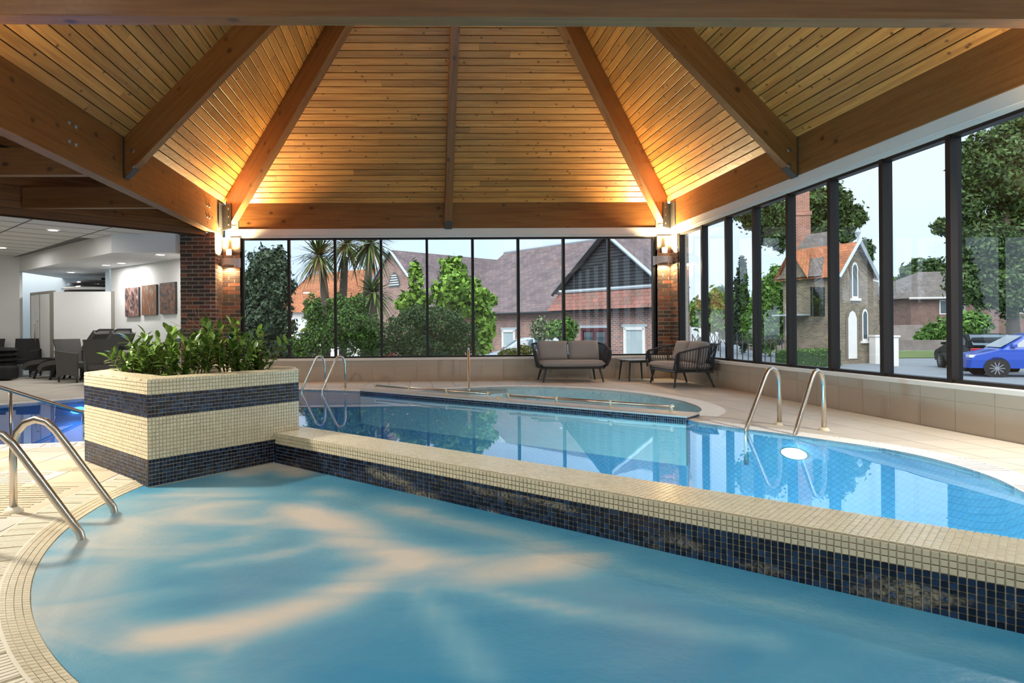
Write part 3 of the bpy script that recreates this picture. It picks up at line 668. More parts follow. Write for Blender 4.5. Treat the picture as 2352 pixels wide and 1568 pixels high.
mosaic(dv, tuple((W0+WN*WT+WD*WL)) + (-.05,), (*-WD, 0), (0, 0, 1), WL, 10, lambda j: cream_m)
pt_ = thing('mosaic_planter', 'raised planter of cream mosaic with navy tile bands', 'planter')
ZP = .69
inner = offset(PL, -.22)
V, Fc = cdt([PL, inner])
MB().add([(v.x, v.y, ZP-.004) for v in V], Fc).obj('rim_bed', grout_m, pt_)
cm = MB(); n = len(PL); cin = offset(PL, -.003)
cm.add([(p.x, p.y, -.4) for p in cin] + [(p.x, p.y, ZP-.004) for p in cin], [(i, (i+1) % n, (i+1) % n+n, i+n) for i in range(n)])
cm.add([(p.x, p.y, .4) for p in inner] + [(p.x, p.y, ZP-.004) for p in inner], [(i+n, (i+1) % n+n, (i+1) % n, i) for i in range(n)]); cm.obj('core', grout_m, pt_)
MB().add([(p.x, p.y, .61) for p in inner], [tuple(range(n))]).obj('soil', soil_m, pt_)
band = lambda j: navy_m if (j < 7 or 18 <= j < 24) else cream_m
for i in range(n):
    a, b = PL[i], PL[(i+1) % n]
    if i in (3, 4): continue
    mosaic(pt_, (a.x, a.y, -.012), (b.x-a.x, b.y-a.y, 0), (0, 0, 1), (b-a).length, 28, band,
           own=(lambda i_, j_: i_ < 10 and (j_ < 28)) if i == 0 else None)
for i in (3, 4): 
    a, b = PL[i], PL[(i+1) % n]; MB().add([(a.x, a.y, -.05), (b.x, b.y, -.05), (b.x, b.y, ZP), (a.x, a.y, ZP)], [(0,1,2,3)]).obj('mosaic_face', cream_m, pt_)
rt = MB(); xs = [p.x for p in PL]; ys = [p.y for p in PL]; ax = (PL[1]-PL[0]).normalized(); ay = Vector((-ax.y, ax.x)); Mp = frame((PL[0].x, PL[0].y, ZP-.004), (*ax, 0), (*ay, 0))
for i in range(-90, 90):
    for j in range(-2, 100):
        c = PL[0] + ax*((i+.5)*PT) + ay*((j+.5)*PT)
        if inside(c, PL) and not inside(c, inner): rt.chip(i*PT+.001, i*PT+PT-.0014, j*PT+.001, j*PT+PT-.0014, .004, .0016, Mp)
rt.obj('rim_mosaic', cream_m, pt_)['kind'] = 'stuff'
# low wall between the pools
lw = thing('low_pool_wall', 'low stone-topped wall with navy tile face between pool and paddling pool', 'wall')
Ml = frame((L0.x, L0.y, 0), (*LD, 0), (*LN, 0))
MB().box(0, LL, .004, LT, -.5, .026, Ml).obj('core', lowtop_m, lw)
MB().box(-.005, LL+.005, -.004, LT+.004, .027, .040, Ml).obj('coping', lowtop_m, lw, fix=True)
mosaic(lw, (L0.x, L0.y, -.052), (*LD, 0), (0, 0, 1), LL, 3, lambda j: navy_m)
e = L0+LD*LL; mosaic(lw, (e.x, e.y, -.052), (*LN, 0), (0, 0, 1), LT, 3, lambda j: navy_m)
def rail_bar(label, s0, s1, k):
    t = thing('pool_rail', label, 'rail', group=None)
    P = lambda s, z: (L0.x+LD.x*s+LN.x*.22, L0.y+LD.y*s+LN.y*.22, z)
    MB().tube([P(s0, .105), P(s1, .105)], .019, 10).obj('bar', steel_m, t, smooth=True)
    for i in range(k):
        s = s0+.03 + (s1-s0-.06)*i/(k-1); m = MB()
        m.tube([P(s, .04), P(s, .10)], .012, 8); m.tube([P(s-.014, .105), P(s+.014, .105)], .027, 10); m.lathe([(.0, .012), (.03, .012), (.034, 0)], 12, T(*P(s, .04))); m.obj('bracket', gratew_m, t, smooth=True)
rail_bar('longer steel rail on the far half of the low pool wall', .10, 2.43, 4)
rail_bar('steel rail on the near half of the low pool wall', 2.72, 5.02, 4)
m = MB(); m.lathe([(0, .035), (.035, .035), (.042, .0)], 14); o = m.obj('rail_stud', gratew_m, mtx=T(L0.x+LD.x*2.57+LN.x*.22, L0.y+LD.y*2.57+LN.y*.22, .04), smooth=True); tag(o, 'round cream stud between the two rails on the low wall', 'stud')

# ================================================================== GRAB RAILS
def grab(label, base, end, top=.515, group=None, r=.0205, drop=-.35):
    d = Vector((end[0]-base[0], end[1]-base[1])); L = d.length; d.normalize(); t = thing('grab_rail', label, 'grab rail', (base[0], base[1], 0), group=group)
    k = top/.515
    prof = [(0, 0), (0, .30*k), (.004, .38*k), (.022, .445*k), (.065, .495*k), (.125, .515*k), (.185, .50*k), (.232, .455*k), (.28, .39*k)]
    prof = [(x*L/.56, z) for x, z in prof]
    x0, z0 = prof[-1]; prof += [(x0+(L-x0)*q, z0+(.0-z0)*q) for q in (.4, .8, .96)]; prof += [(L*1.0, -.03), (L*1.01, -.07), (L*1.01, drop)]
    MB().tube([(d.x*x, d.y*x, z) for x, z in prof], r, 14).obj('tube', steel_m, t, smooth=True)
    MB().lathe([(r, .030), (r+.008, .028), (.048, .012), (.052, 0)], 18).obj('base_flange', gratew_m, t, smooth=True)
    return t
grab('steel grab rail of the hot tub nearer the planter', (-2.255, 3.765), (-1.70, 3.78))
grab('steel grab rail of the hot tub nearest the viewer at the left edge', (-2.20, 3.285), (-1.645, 3.30))
grab('steel grab rail by the right windows, left one of the pair', (3.72, 6.68), (3.25, 6.43), .58, r=.022)
grab('steel grab rail by the right windows, right one of the pair', (3.935, 6.285), (3.52, 6.06), .58, r=.022)
grab('far steel grab rail next to the planter, left one of the pair', (-1.545, 11.36), (-1.93, 11.28), .57)
grab('far steel grab rail next to the planter, right one of the pair', (-1.18, 11.18), (-1.55, 11.02), .57)
grab('slim steel grab rail standing in the paddling pool', (.945, 11.75), (.90, 11.1), .66, r=.019)
t = thing('handrail', 'sloping steel handrail running down into the blue pool at the left edge', 'handrail')
a, b = Vector((-4.00, 8.10, .03)), Vector((-4.62, 7.68, .345)); dd = (b-a)
MB().tube([a+Vector((.0, 0, -.5)), a+Vector((0, 0, -.03)), a+Vector((-.012, -.008, .015)), a+dd*.08, a+dd*.5, b, b+dd, b+dd*2], .021, 12).obj('tube', steel_m, t, smooth=True)
MB().tube([(b.x, b.y, -.9), (b.x, b.y, b.z)], .019, 12).obj('post', steel_m, t, smooth=True)

# underwater lamps
def uw(label, p, nrm, col, e, r=.14, dn=.25):
    t = thing('underwater_lamp', label, 'lamp', (p[0], p[1], p[2])); n = Vector(nrm).normalized(); q = n.to_track_quat('Z', 'Y').to_matrix().to_4x4()
    MB().lathe([(0, .012), (r*.86, .012), (r*.86, 0)], 20).obj('lens', mk('lamp lens '+label[:6], (1, 1, 1), .4, emit=6., ecol=col), t, mtx=Matrix.Diagonal((1, 1, .42, 1)) @ q, smooth=True)
    MB().lathe([(r*.86, .0), (r*.86, .016), (r, .016), (r, 0)], 20).obj('ring', steel_m, t, mtx=Matrix.Diagonal((1, 1, .42, 1)) @ q)
    area('pool_light', t, n*.05, n - Vector((0, 0, dn)), e, r*1.6, col)
uw('glowing round lamp under the water by the right grab rails', (3.47, 5.98, -.16), (-.86, -.5, 0), (.55, .95, 1.0), POOL_LIGHT)
uw('glowing round lamp under the bright blue water at the left', (-5.05, 10.05, -.16), (.7, -.7, 0), (.10, .34, 1.0), POOL_LIGHT*1.4, dn=.8)
for k, s_ in enumerate((1.4, 3.4)):  # added lamps hidden by the divider, brightening the pool basin
    p = W0 + WN*(WT+.02) + WD*s_; uw('round pool lamp on the hidden pool side of the divider, %s one' % ('left', 'right')[k], (p.x, p.y, -.5), (WN.x, WN.y, 0), (.50, .90, 1.0), (95., 45.)[k])
p = L0 + LN*(LT+.02) + LD*2.6; uw('round lamp on the hidden inner side of the low pool wall', (p.x, p.y, -.13), (LN.x, LN.y, .25), (.75, .95, 1.0), 16., r=.08)  # added lamp out of sight, lifts the paddling pool's brightness

# ================================================================== LOUNGE AT THE LEFT
ZC, ZSF = 2.80, 2.46
lc = struct('ceiling_lounge', 'suspended white tile ceiling over the lounge at the left', 'ceiling')
c1, c2 = Vector((-4.25, 12.25)), Vector((-10.0, 6.7)); dC = (c2-c1).normalized(); nC = Vector((dC.y, -dC.x))   # nC points back-left
if nC.y < 0: nC = -nC
MB().add([(-4.2, 12.56, ZC+.02), (c2.x, c2.y, ZC+.02), (-15, 8, ZC+.02), (-15, 17, ZC+.02), (-9, 17, ZC+.02), (-4.4, 13.1, ZC+.02)], [(0,1,2,3,4,5)]).obj('ceiling_backing', gridbar_m, lc)
gb = MB(); cnt = 0; me_t = MB().chip(.015, .585, .015, 1.185, .010, .003).mesh('ceiling_tile'); me_t.materials.append(grid_m)
for i in range(0, 16):
    for j in range(-3, 7):
        # tiles aligned with the diagonal bulkhead; rows 0.6 x 1.2
        o = c1 + dC*(j*1.2-1.2) + nC*(i*.6); cc = o + dC*.6 + nC*.3
        if cc.y > 16.2 or cc.x > -4.2 or cc.x < -13 or (cc - Vector((-5.57, 12.3))).dot(Vector((.7, .72))) > .35: continue
        Mx = frame((o.x, o.y, ZC+.012), (*nC, 0), (*dC, 0));
        Mg = frame((o.x, o.y, ZC), (*nC, 0), (*dC, 0)); gb.add([(-.015, 0, 0), (.015, 0, 0), (.015, 1.2, 0), (-.015, 1.2, 0), (0, -.015, 0), (.6, -.015, 0), (.6, .015, 0), (0, .015, 0)], [(0,1,2,3), (4,5,6,7)], Mg)
        if Mx.col[2][2] > 0: Mx = Mx @ T(0, 0, 0)
        link('ceiling_tile', me_t, None, lc, Mx if Mx.col[2][2] < 0 else frame((o.x+dC.x*1.2, o.y+dC.y*1.2, ZC+.012), (*nC, 0), (*-dC, 0)))
gb.obj('grid_bar', gridbar_m, lc)['kind'] = 'stuff'
bk = struct('wall_bulkhead', 'white dropped bulkhead over the lounge with recessed lights', 'wall')
bp = [Vector(p) for p in [(-4.40, 12.32), (-5.57, 12.32), (-9.45, 16.05), (-9.45, 18.2), (-7.3, 18.2), (-7.25, 15.75), (-4.40, 13.18)]]
MB().prism([(p.x, p.y) for p in bp], ZSF, ZC+.3).obj('bulkhead', wall_m, bk, fix=True)
o = MB().box(-14, -9.40, 16.0, 16.12, 0, ZC+.3).obj('wall_lounge', wall_m); tag(o, 'plain white lounge wall at the far left edge', 'wall', kind='structure')
pw0, pw1 = Vector((-4.35, 13.08)), Vector((-6.99, 15.43)); dP = (pw1-pw0).normalized()
Mp = frame((pw1.x, pw1.y, 0), (*-dP, 0), (0, 0, 1))
o = MB().box(0, (pw1-pw0).length, 0, ZSF, -.12, 0, Mp).obj('wall_pictures', wall_m, fix=True); tag(o, 'white diagonal wall with three canvases', 'wall', kind='structure')
o = MB().box(-12, -7.2, 18.0, 18.1, 0, ZC).box(-7.2, -7.1, 15.6, 18.1, 0, ZC).obj('wall_lounge_back', wallb_m); tag(o, 'pale blue wall behind the white partition', 'wall', kind='structure')
w3 = struct('window_3', 'narrow window showing brickwork above the partition', 'window')
bt = bricktex('brick far', (.20, .11, .085), (.11, .075, .07), (.30, .27, .25))
def uvbox(mb_pts, w, h, name, mat, parent=None, mtx=None):
    m = MB(); m.add([(0,0,0),(w,0,0),(w,h,0),(0,h,0)], [(0,1,2,3)]); me = m.mesh(name); uv = me.uv_layers.new(name='UVMap')
    for l, c in zip(uv.data, [(0,0),(w,0),(w,h),(0,h)]): l.uv = c
    return link(name, me, mat, parent, mtx)
pq = onY(247, 650, 17.98); uvbox(None, .62, .8, 'brick_view', bt, w3, frame((pq.x, 17.97, 2.0), (1,0,0), (0,0,1)))
MB().box(pq.x-.14, pq.x, 17.93, 18.0, 1.8, 2.7).obj('window_frame', alu_m, w3); MB().box(pq.x-.5, pq.x-.14, 17.95, 18.0, 1.8, 2.7).obj('reveal', white_m, w3)
for k in range(5): MB().box(pq.x+.02, pq.x+.22, 17.92, 17.96, 2.30+.05*k, 2.33+.05*k).obj('louvre_slat', white_m, w3)
# partition with double door
pa = thing('partition', 'white cubicle partition with grey-edged double door', 'partition')
A, B = Vector((-6.90, 15.30)), Vector((-8.20, 15.25)); Cc = B + Vector((-1.02, .86)); ZQ = 1.93
def panel(name, p, q, z0, z1, mat, parent, th=.03, fr=0): 
    Mx = frame((p.x, p.y, 0), (q.x-p.x, q.y-p.y, 0), (0,0,1)); return MB().box(0, (q-p).length, z0, z1, -th, 0, Mx).obj(name, mat, parent, fix=True)
panel('front_panel', B, A, .02, ZQ, wall_m, pa)
panel('edge_post', A-Vector((.03,0.01)), A+Vector((.03,-.02)), 0, ZQ+.01, frame_m, pa, .05)
panel('corner_post', B-Vector((.16, -.135)), B-Vector((.01,0)), 0, ZQ+.03, frame_m, pa, .05)
dB = (Cc-B).normalized(); B2 = B+dB*.22
for s0, s1 in ((.0, .5), (.5, 1.)):
    p0 = Cc.lerp(B2, s0+.012); p1 = Cc.lerp(B2, s1-.012); dr = panel('door', p0, p1, .03, ZQ-.04, wall_m, pa)
panel('door_frame', Cc-dB*-.0, Cc-dB*.06, 0, ZQ+.02, frame_m, pa, .06); panel('door_frame', Cc, B, ZQ-.03, ZQ+.03, frame_m, pa, .05)
mid = Cc.lerp(B2, .5); nD = Vector((dB.y, -dB.x)); nD = nD if nD.y < 0 else -nD
panel('meeting_strip', mid-dB*.02, mid+dB*.02, .03, ZQ-.03, frame_m, pa, -.01)
hx = mid + dB*.09
MB().tube([(hx.x, hx.y, .78), (hx.x+nD.x*.07, hx.y+nD.y*.07, .80), (hx.x+nD.x*.07, hx.y+nD.y*.07, 1.26), (hx.x, hx.y, 1.28)], .012, 8).obj('pull_handle', steel_m, pa, smooth=True)
# domed unit behind the partition
t = thing('domed_canopy', 'glossy black domed shell rising above the white partition', 'canopy', (-7.95, 16.75, -.14))
MB().lathe([(.78, 1.9), (.80, 2.10), (.72, 2.24), (.62, 2.28)], 32).obj('lower_shell', gblk_m, t, smooth=True)
MB().lathe([(.76, 2.16), (.775, 2.20), (.76, 2.23)], 32).obj('chrome_band', white_m, t, smooth=True)
MB().lathe([(.60, 2.26), (.64, 2.30), (.60, 2.37), (.42, 2.425), (0, 2.445)], 32).obj('lid', gblk_m, t, smooth=True)
MB().lathe([(.3, 0), (.3, 1.9), (.78, 1.9)], 16).obj('pedestal', gblk_m, t)
# downlights
def downlight(u, v, z, label, e=1.):
    p = onZ(u, v, z); t = thing('downlight', label, 'downlight', (p.x, p.y, z))
    MB().lathe([(0, -.006), (.082, -.006)], 20).obj('lens', dlight_m, t); MB().lathe([(.082, -.010), (.105, -.006), (.107, 0)], 20).obj('trim_ring', white_m, t)
    area('light', t, (0, 0, -.02), (0, 0, -1), DOWNLIGHT*e, .16, (1, .96, .90))
downlight(122, 528, ZC, 'round downlight in the tile ceiling nearest the wooden beam')
downlight(4, 568.5, ZC, 'round downlight in the tile ceiling at the left edge')
for u, v, lab in ((368, 584, 'round downlight in the bulkhead above the right-hand canvas'), (279, 603.5, 'round downlight in the bulkhead, second from the brick pier'), (244, 608, 'round downlight in the bulkhead, third from the brick pier'), (163, 624.5, 'round downlight in the bulkhead above the white partition')): downlight(u, v, ZSF, lab)
for x, y in ((-9.5, 9.5), (-8.0, 8.2), (-11, 12)):  # unseen extra downlights, added over the lounge to raise the light
    t = thing('downlight', 'unseen downlight added in the tile ceiling as extra light', 'downlight', (x, y, ZC), group='added lounge downlights out of view'); area('light', t, (0, 0, -.02), (0, 0, -1), DOWNLIGHT*1.2, .16, (1, .93, .82)); MB().lathe([(0, -.006), (.082, -.006)], 20).obj('lens', dlight_m, t)
for x, y in ((-3.0, 2.4), (-1.8, .6), (.6, 1.0), (2.4, 1.3)):  # added fill lights above the frame for hot tub and divider
    t = thing('downlight', 'unseen downlight added in the near ceiling to fill the foreground', 'downlight', (x, y, 3.56), group='added near ceiling fill lights out of view'); area('light', t, (0, 0, -.02), (0, 0, -1), 32., .2, (1, .96, .90)); MB().lathe([(0, -.006), (.082, -.006)], 20).obj('lens', dlight_m, t)
# canvases
def canvas_mat(name, cols, stretch, seed):
    m, t, b, N, L = nodes(name); tcx = N('TexCoord'); mp = N('Mapping'); mp.inputs['Scale'].default_value = stretch; mp.inputs['Location'].default_value = (seed, seed*2.3, 0); L(tcx.outputs['Object'], mp.inputs[0])
    n1 = N('TexNoise', Scale=3., Detail=9., Distortion=1.2); L(mp.outputs[0], n1.inputs['Vector']); rp1 = N('ValToRGB'); e = rp1.color_ramp.elements
    e[0].position = .30; e[1].position = .70; e[0].color = (*cols[0], 1); e[1].color = (*cols[-1], 1)
    for k, c in enumerate(cols[1:-1]): x = e.new(.30+.40*(k+1)/(len(cols)-1)); x.color = (*c, 1)
    L(n1.outputs['Fac'], rp1.inputs[0]); L(rp1.outputs[0], b.inputs['Base Color']); b.inputs['Roughness'].default_value = .6; return m
cms = [canvas_mat('canvas pink', [(.02,.02,.025), (.08,.06,.06), (.30,.16,.14), (.55,.42,.38)], (3, 2, 1), 1.3), canvas_mat('canvas rust', [(.04,.045,.04), (.30,.10,.04), (.12,.11,.09), (.50,.42,.32)], (9, 1.2, 1), 4.2), canvas_mat('canvas teal', [(.02,.025,.03), (.06,.07,.07), (.26,.09,.04), (.10,.16,.18)], (4, 3, 1), 7.7)]
for k, (u0, u1, v0, v1, lab) in enumerate(((292, 322.5, 659, 727, 'dark canvas with a pink blot, leftmost of the three pictures'), (330, 363.5, 653, 724, 'canvas of rust and pale vertical streaks, middle picture'), (372, 407, 647, 721, 'dark teal canvas with rust flecks, next to the brick pier'))):
    def onwall(u, v):
        d = ray(u, v); nn = Vector((-dP.y, dP.x, 0)); k_ = nn.dot(Vector((pw1.x, pw1.y, 0)))/nn.dot(d); return Vector((0, 0, EYE))+d*k_
    p, q = onwall(u0, v1), onwall(u1, v0); w = (Vector((q.x, q.y))-Vector((p.x, p.y))).length
    t = thing('canvas', lab, 'picture'); Mx = frame((p.x, p.y, p.z), (*-dP, 0), (0,0,1))
    MB().box(0, w, 0, q.z-p.z, .045, .047).obj('painting', cms[k], t, mtx=Mx); MB().box(0, w, 0, q.z-p.z, 0, .0449).obj('stretcher', char_m, t, mtx=Mx)

# second boarded roof glimpsed below the left beam
r2 = struct('ceiling_annex', 'dark boarded roof glimpsed below the left beam', 'ceiling')
mfas = frame((c1.x+.5, c1.y+.5, 0), (*dC, 0), (0, 0, 1)); sg = 1 if mfas.col[2][1] < 0 else -1
for k in range(7):
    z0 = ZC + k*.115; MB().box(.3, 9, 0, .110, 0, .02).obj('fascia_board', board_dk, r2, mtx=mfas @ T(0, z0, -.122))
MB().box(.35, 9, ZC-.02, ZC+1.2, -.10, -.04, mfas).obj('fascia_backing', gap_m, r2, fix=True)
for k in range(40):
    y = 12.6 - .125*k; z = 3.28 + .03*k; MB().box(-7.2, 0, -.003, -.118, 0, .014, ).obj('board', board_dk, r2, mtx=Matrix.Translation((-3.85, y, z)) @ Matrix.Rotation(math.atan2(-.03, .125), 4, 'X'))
MB().add([(-12, 12.7, 3.30), (-3.85, 12.7, 3.30), (-3.85, 9.0, 4.2), (-12, 9.0, 4.2)], [(0,1,2,3)]).obj('backing', gap_m, r2)
MB().add([(-15, 9.0, 4.2), (-3.85, 9.0, 4.2), (-3.85, 3.9, 3.9), (-15, 3.9, 3.9)], [(0,1,2,3)]).obj('backing', gap_m, r2)
beam('roof_beam', 'short dark beam under the annex roof nearer the ceiling tiles', (-3.9, 10.45), (-6.02, 10.45), 2.92, 3.24, .12)
beam('roof_beam', 'dark beam under the annex roof at the left edge', (-3.95, 8.5), (-8.2, 8.5), 2.97, 3.31, .12)

# ================================================================== FURNITURE
def wicker_chair(label, loc, rz, mat, group='wicker armchairs in the lounge'):
    t = thing('wicker_armchair', label, 'chair', loc, rz, group=group)      # faces -y
    def back(a, b):
        x = (a-.5)*(.56+.05*b); return (x, .24+.13*b-.05*(1-(2*a-1)**2), .38+.49*b)
    m = MB(); m.grid(back, 8, 6); q = MB(); q.grid(lambda a, b: (lambda p: (p[0], p[1]+.035, p[2]))(back(a, b)), 8, 6); n = len(m.v); m.add(q.v, [tuple(reversed(f)) for f in q.f])
    nu = 9
    rim = [i for i in range(nu)] + [nu*j+8 for j in range(1, 7)] + [nu*6+i for i in range(7, -1, -1)] + [nu*j for j in range(5, 0, -1)]
    m.f += [(rim[k], rim[(k+1) % len(rim)], rim[(k+1) % len(rim)]+n, rim[k]+n) for k in range(len(rim))]; m.obj('backrest', mat, t, fix=True, smooth=False)
    MB().box(-.28, .28, -.27, .27, .30, .40).obj('seat', mat, t, bevel=.012)
    for s in (-1, 1):
        Ma = frame((s*.30, 0, 0), (0, 1, 0), (0, 0, 1))
        MB().prism([(-.29, .08), (-.22, .12), (-.05, .15), (.1, .15), (.24, .1), (.27, .06), (.30, .40), (.34, .64), (-.05, .60), (-.30, .585)], -.022, .022, Ma).obj('arm', mat, t, fix=True)
        for y in (-.26, .25): MB().tube([(s*.29, y, 0), (s*.29, y, .30)], .018, 8).obj('leg', char_m, t)
    return t
wicker_chair('grey wicker armchair left of the glass table, turned to the right', (-6.85, 13.72, 0), 1.15, wick_m)
wicker_chair('grey wicker armchair seen from behind at the front of the glass table', (-5.85, 12.75, 0), PI+.12, wick_m)
wicker_chair('dark wicker armchair at the right of the glass table, half hidden by plants', (-4.95, 12.85, 0), -1.0, wickd_m)
wicker_chair('dark wicker armchair in front of the double door', (-9.02, 15.42, 0), .1, wickd_m)
wicker_chair('dark wicker armchair cut off by the left edge of the picture', (-9.9, 15.42, 0), .15, wickd_m)
t = thing('glass_table', 'dark-framed glass dining table among the wicker chairs', 'table', (-5.75, 13.25, 0), -.35)
MB().box(-.62, .62, -.40, .40, .715, .727).obj('glass_top', tglass_m, t)
m = MB(); [m.box(*b) for b in ((-.58, .58, -.37, -.33, .66, .712), (-.58, .58, .33, .37, .66, .712), (-.58, -.54, -.33, .33, .66, .712), (.54, .58, -.33, .33, .66, .712))]; m.obj('apron', char_m, t)
for x in (-.54, .54):
    for y in (-.33, .33): MB().box(x-.03, x+.03, y-.03, y+.03, 0, .66).obj('leg', char_m, t)
def lounger(label, loc, rz):
    t = thing('sun_lounger', label, 'lounger', loc, rz, group='curved wicker loungers')
    path = spline([(0, .24), (.12, .36), (.45, .42), (.85, .40), (1.15, .33), (1.35, .42), (1.6, .72), (1.85, 1.02)], 5)
    def rib(name, off, th, w, mat):
        m = MB(); n = len(path)
        for sx in (-w, w):
            pass
        vs = []
        for i, p in enumerate(path):
            d = (path[min(i+1, n-1)]-path[max(i-1, 0)]).normalized(); nn = Vector((-d.y, d.x))
            for x, o in ((-w, off), (w, off), (w, off+th), (-w, off+th)): vs.append((x, p.x+nn.x*o, p.y+nn.y*o))
        m.add(vs, [(i*4+j, i*4+(j+1) % 4, i*4+4+(j+1) % 4, i*4+4+j) for i in range(n-1) for j in range(4)] + [(0,3,2,1), (n*4-4, n*4-3, n*4-2, n*4-1)]); m.obj(name, mat, t, fix=True, smooth=False)
    rib('frame', -.09, .09, .32, wick_m); rib('cushion', .002, .035, .28, blk_m)
    for y0, y1 in ((.28, .42), (1.05, 1.2)):
        for x in (-.27, .27): MB().tube([(x, y0, 0), (x, y1, .32)], .025, 6).obj('leg', wickd_m, t)
    MB().box(-.30, .30, 1.50, 1.56, .06, .62).obj('back_support', wickd_m, t)
    MB().tube([(-.25, 1.87, 1.02), (-.2, 1.92, 1.06), (.2, 1.92, 1.06), (.25, 1.87, 1.02)], .018, 6).obj('handle', wickd_m, t)
    return t
lounger('curved wicker lounger with dark pad, the one nearer the partition', (-8.52, 15.0, 0), -1.84)
lounger('curved wicker lounger with dark pad, the one nearer the pool', (-7.95, 14.58, 0), -1.84)
t = thing('black_bag', 'large black holdall on the floor at the left edge', 'bag', (-8.95, 14.28, 0), .05)
MB().box(-.62, .42, -.22, .22, .02, .30).obj('body', blk_m, t, bevel=.05, smooth=True); MB().tube([(-.3, -.23, .2), (-.28, -.26, .33), (.1, -.26, .33), (.12, -.23, .2)], .012, 6).obj('strap', blk_m, t)
t = thing('black_cushion', 'stack of black padded cushions between the holdall and the chairs', 'cushions', (-9.15, 14.80, 0))
for k in range(3): MB().pillow(0, 0, .40+.11*k, .62, .5, .13, n=8).obj('cushion_pad', blk_m, t, smooth=True)
MB().box(-.26, .26, -.22, .22, .0, .345).obj('base_crate', blk_m, t)

def sofa(label, loc, rz):
    t = thing('sofa', label, 'sofa', loc, rz, group='rope-sided two-seater sofas')     # faces -y, width 1.42
    W2, D0, D1 = .70, -.36, .34
    # top rail: front-left foot of arm, up and round the back
    def rail(s): # s in 0..1 along left-front -> back -> right-front
        pts = [(-W2+.08, D0-.02, .30), (-W2+.02, D0-.02, .44), (-W2, D0+.01, .565), (-W2-.005, D0+.10, .60), (-W2-.01, .0, .66), (-W2+.015, D1-.10, .70), (-W2+.10, D1+.02, .715), (-W2+.3, D1+.04, .715), (0, D1+.04, .715)]
        return pts
    L_ = [Vector(p) for p in rail(0)]; R_ = [Vector((-p.x, p.y, p.z)) for p in reversed(L_[:-1])]
    P3 = spline([tuple(p) for p in L_+R_], 6)
    MB().tube(P3, .017, 8).obj('top_rail', rope_m, t, smooth=True)
    base = lambda p: Vector((max(-W2+.10, min(W2-.10, p.x*.90)), max(D0+.03, min(D1-.06, p.y*.92)), .27))
    ww = MB(); acc = 0
    for i in range(4, len(P3)-5):
        a, b = P3[i], P3[i+1]; L = (b-a).length; k = max(1, int(L/.026))
        for j in range(k):
            p = a.lerp(b, j/k)
            if p.z < .5: continue
            q = base(p); ww.tube([p, p.lerp(q, .55)+Vector((0, 0, -.01)), q], .0062, 4, caps=False)
    o = ww.obj('rope_weave', rope_m, t); o['kind'] = 'stuff'
    m = MB(); m.tube([(-W2+.12, D0+.02, .265), (W2-.12, D0+.02, .265), (W2-.10, D1-.06, .265), (-W2+.10, D1-.06, .265), (-W2+.12, D0+.02, .265)], .02, 6); m.box(-W2+.12, W2-.12, D0+.03, D1-.06, .255, .285); m.obj('base_frame', char_m, t)
    for x in (-1, 1):
        MB().tube([(x*(W2-.01), .02, .655), (x*(W2-.09), .0, .27)], .012, 6).obj('arm_strut', char_m, t)
        for y, dy in ((D0+.06, -.05), (D1-.12, .10)):
            MB().tube([(x*(W2-.20), y, .262), (x*(W2-.14), y+dy, 0)], [.022, .015], 8).obj('leg', char_m, t)
    MB().pillow(0, D0+.31, .345, 1.24, .66, .125, e=.16, n=20).obj('seat_cushion', cush_m, t, smooth=True)
    for x in (-1, 1):
        MB().pillow(0, 0, 0, .59, .40, .17, T(x*.30, .15, .575, 0, math.radians(74)), e=.3, n=16).obj('back_cushion', cush_m, t, smooth=True)
    return t
sofa('grey two-seater rope sofa seen head-on before the far windows', (2.95, 12.60, 0), -.03)
sofa('grey two-seater rope sofa seen from the side by the right windows', (4.65, 11.45, 0), -PI/2)
t = thing('side_table', 'low grey side table with tapered legs between the two sofas', 'table', (4.22, 12.58, 0), .1)
MB().prism([(.30*math.copysign(abs(math.cos(a))**.35, math.cos(a)), .30*math.copysign(abs(math.sin(a))**.35, math.sin(a))) for a in [2*PI*k/32 for k in range(32)]], .385, .405).obj('table_top', mk('grey table top', (.25, .25, .26), .4), t, fix=True)
m = MB(); [m.box(*b) for b in ((-.22, .22, -.24, -.20, .35, .385), (-.22, .22, .20, .24, .35, .385))]; m.obj('apron', char_m, t)
for x in (-1, 1):
    for y in (-1, 1): MB().tube([(x*.20, y*.20, .37), (x*.235, y*.235, 0)], [.02, .013], 8).obj('leg', char_m, t)

# ================================================================== PLANTS IN THE PLANTER
leaf_m = mk('glossy leaf', (.075, .165, .022), .28, rnd=.45, col2=(.13, .24, .04), spec=.6)
stem_m = mk('plant stem', (.10, .15, .03), .5); twig_m = mk('dry twig', (.22, .11, .04), .8)
def leaf_mesh(l, w, bend):
    xs = [0, .2, .5, .8, 1.0]; hw = [0, .75, 1, .62, 0]; m = MB(); vs = []
    for x, h in zip(xs, hw): vs += [(x*l, -h*w/2, h*w*.16 - bend*x*x), (x*l, 0, -bend*x*x), (x*l, h*w/2, h*w*.16 - bend*x*x)]
    m.add(vs, [f for i in range(4) for f in ((i*3, i*3+3, i*3+4, i*3+1), (i*3+1, i*3+4, i*3+5, i*3+2))]); me = m.mesh('leaf'); me.materials.append(leaf_m)
    me.polygons.foreach_set('use_smooth', [True]*len(me.polygons)); return me
LEAF = [leaf_mesh(.085, .038, .010), leaf_mesh(.10, .042, .016), leaf_mesh(.070, .034, .006)]
hole_c = sum(inner, Vector((0, 0)))/len(inner)
rs = random.Random(11)
spec = []                                             # (x, y, height, lean x, lean y)
for k in range(9):
    while True:
        p = Vector((rs.uniform(-2.5, -1.1), rs.uniform(4.6, 6.2)))
        if inside(p, offset(inner, -.05)): break
    spec.append(p)
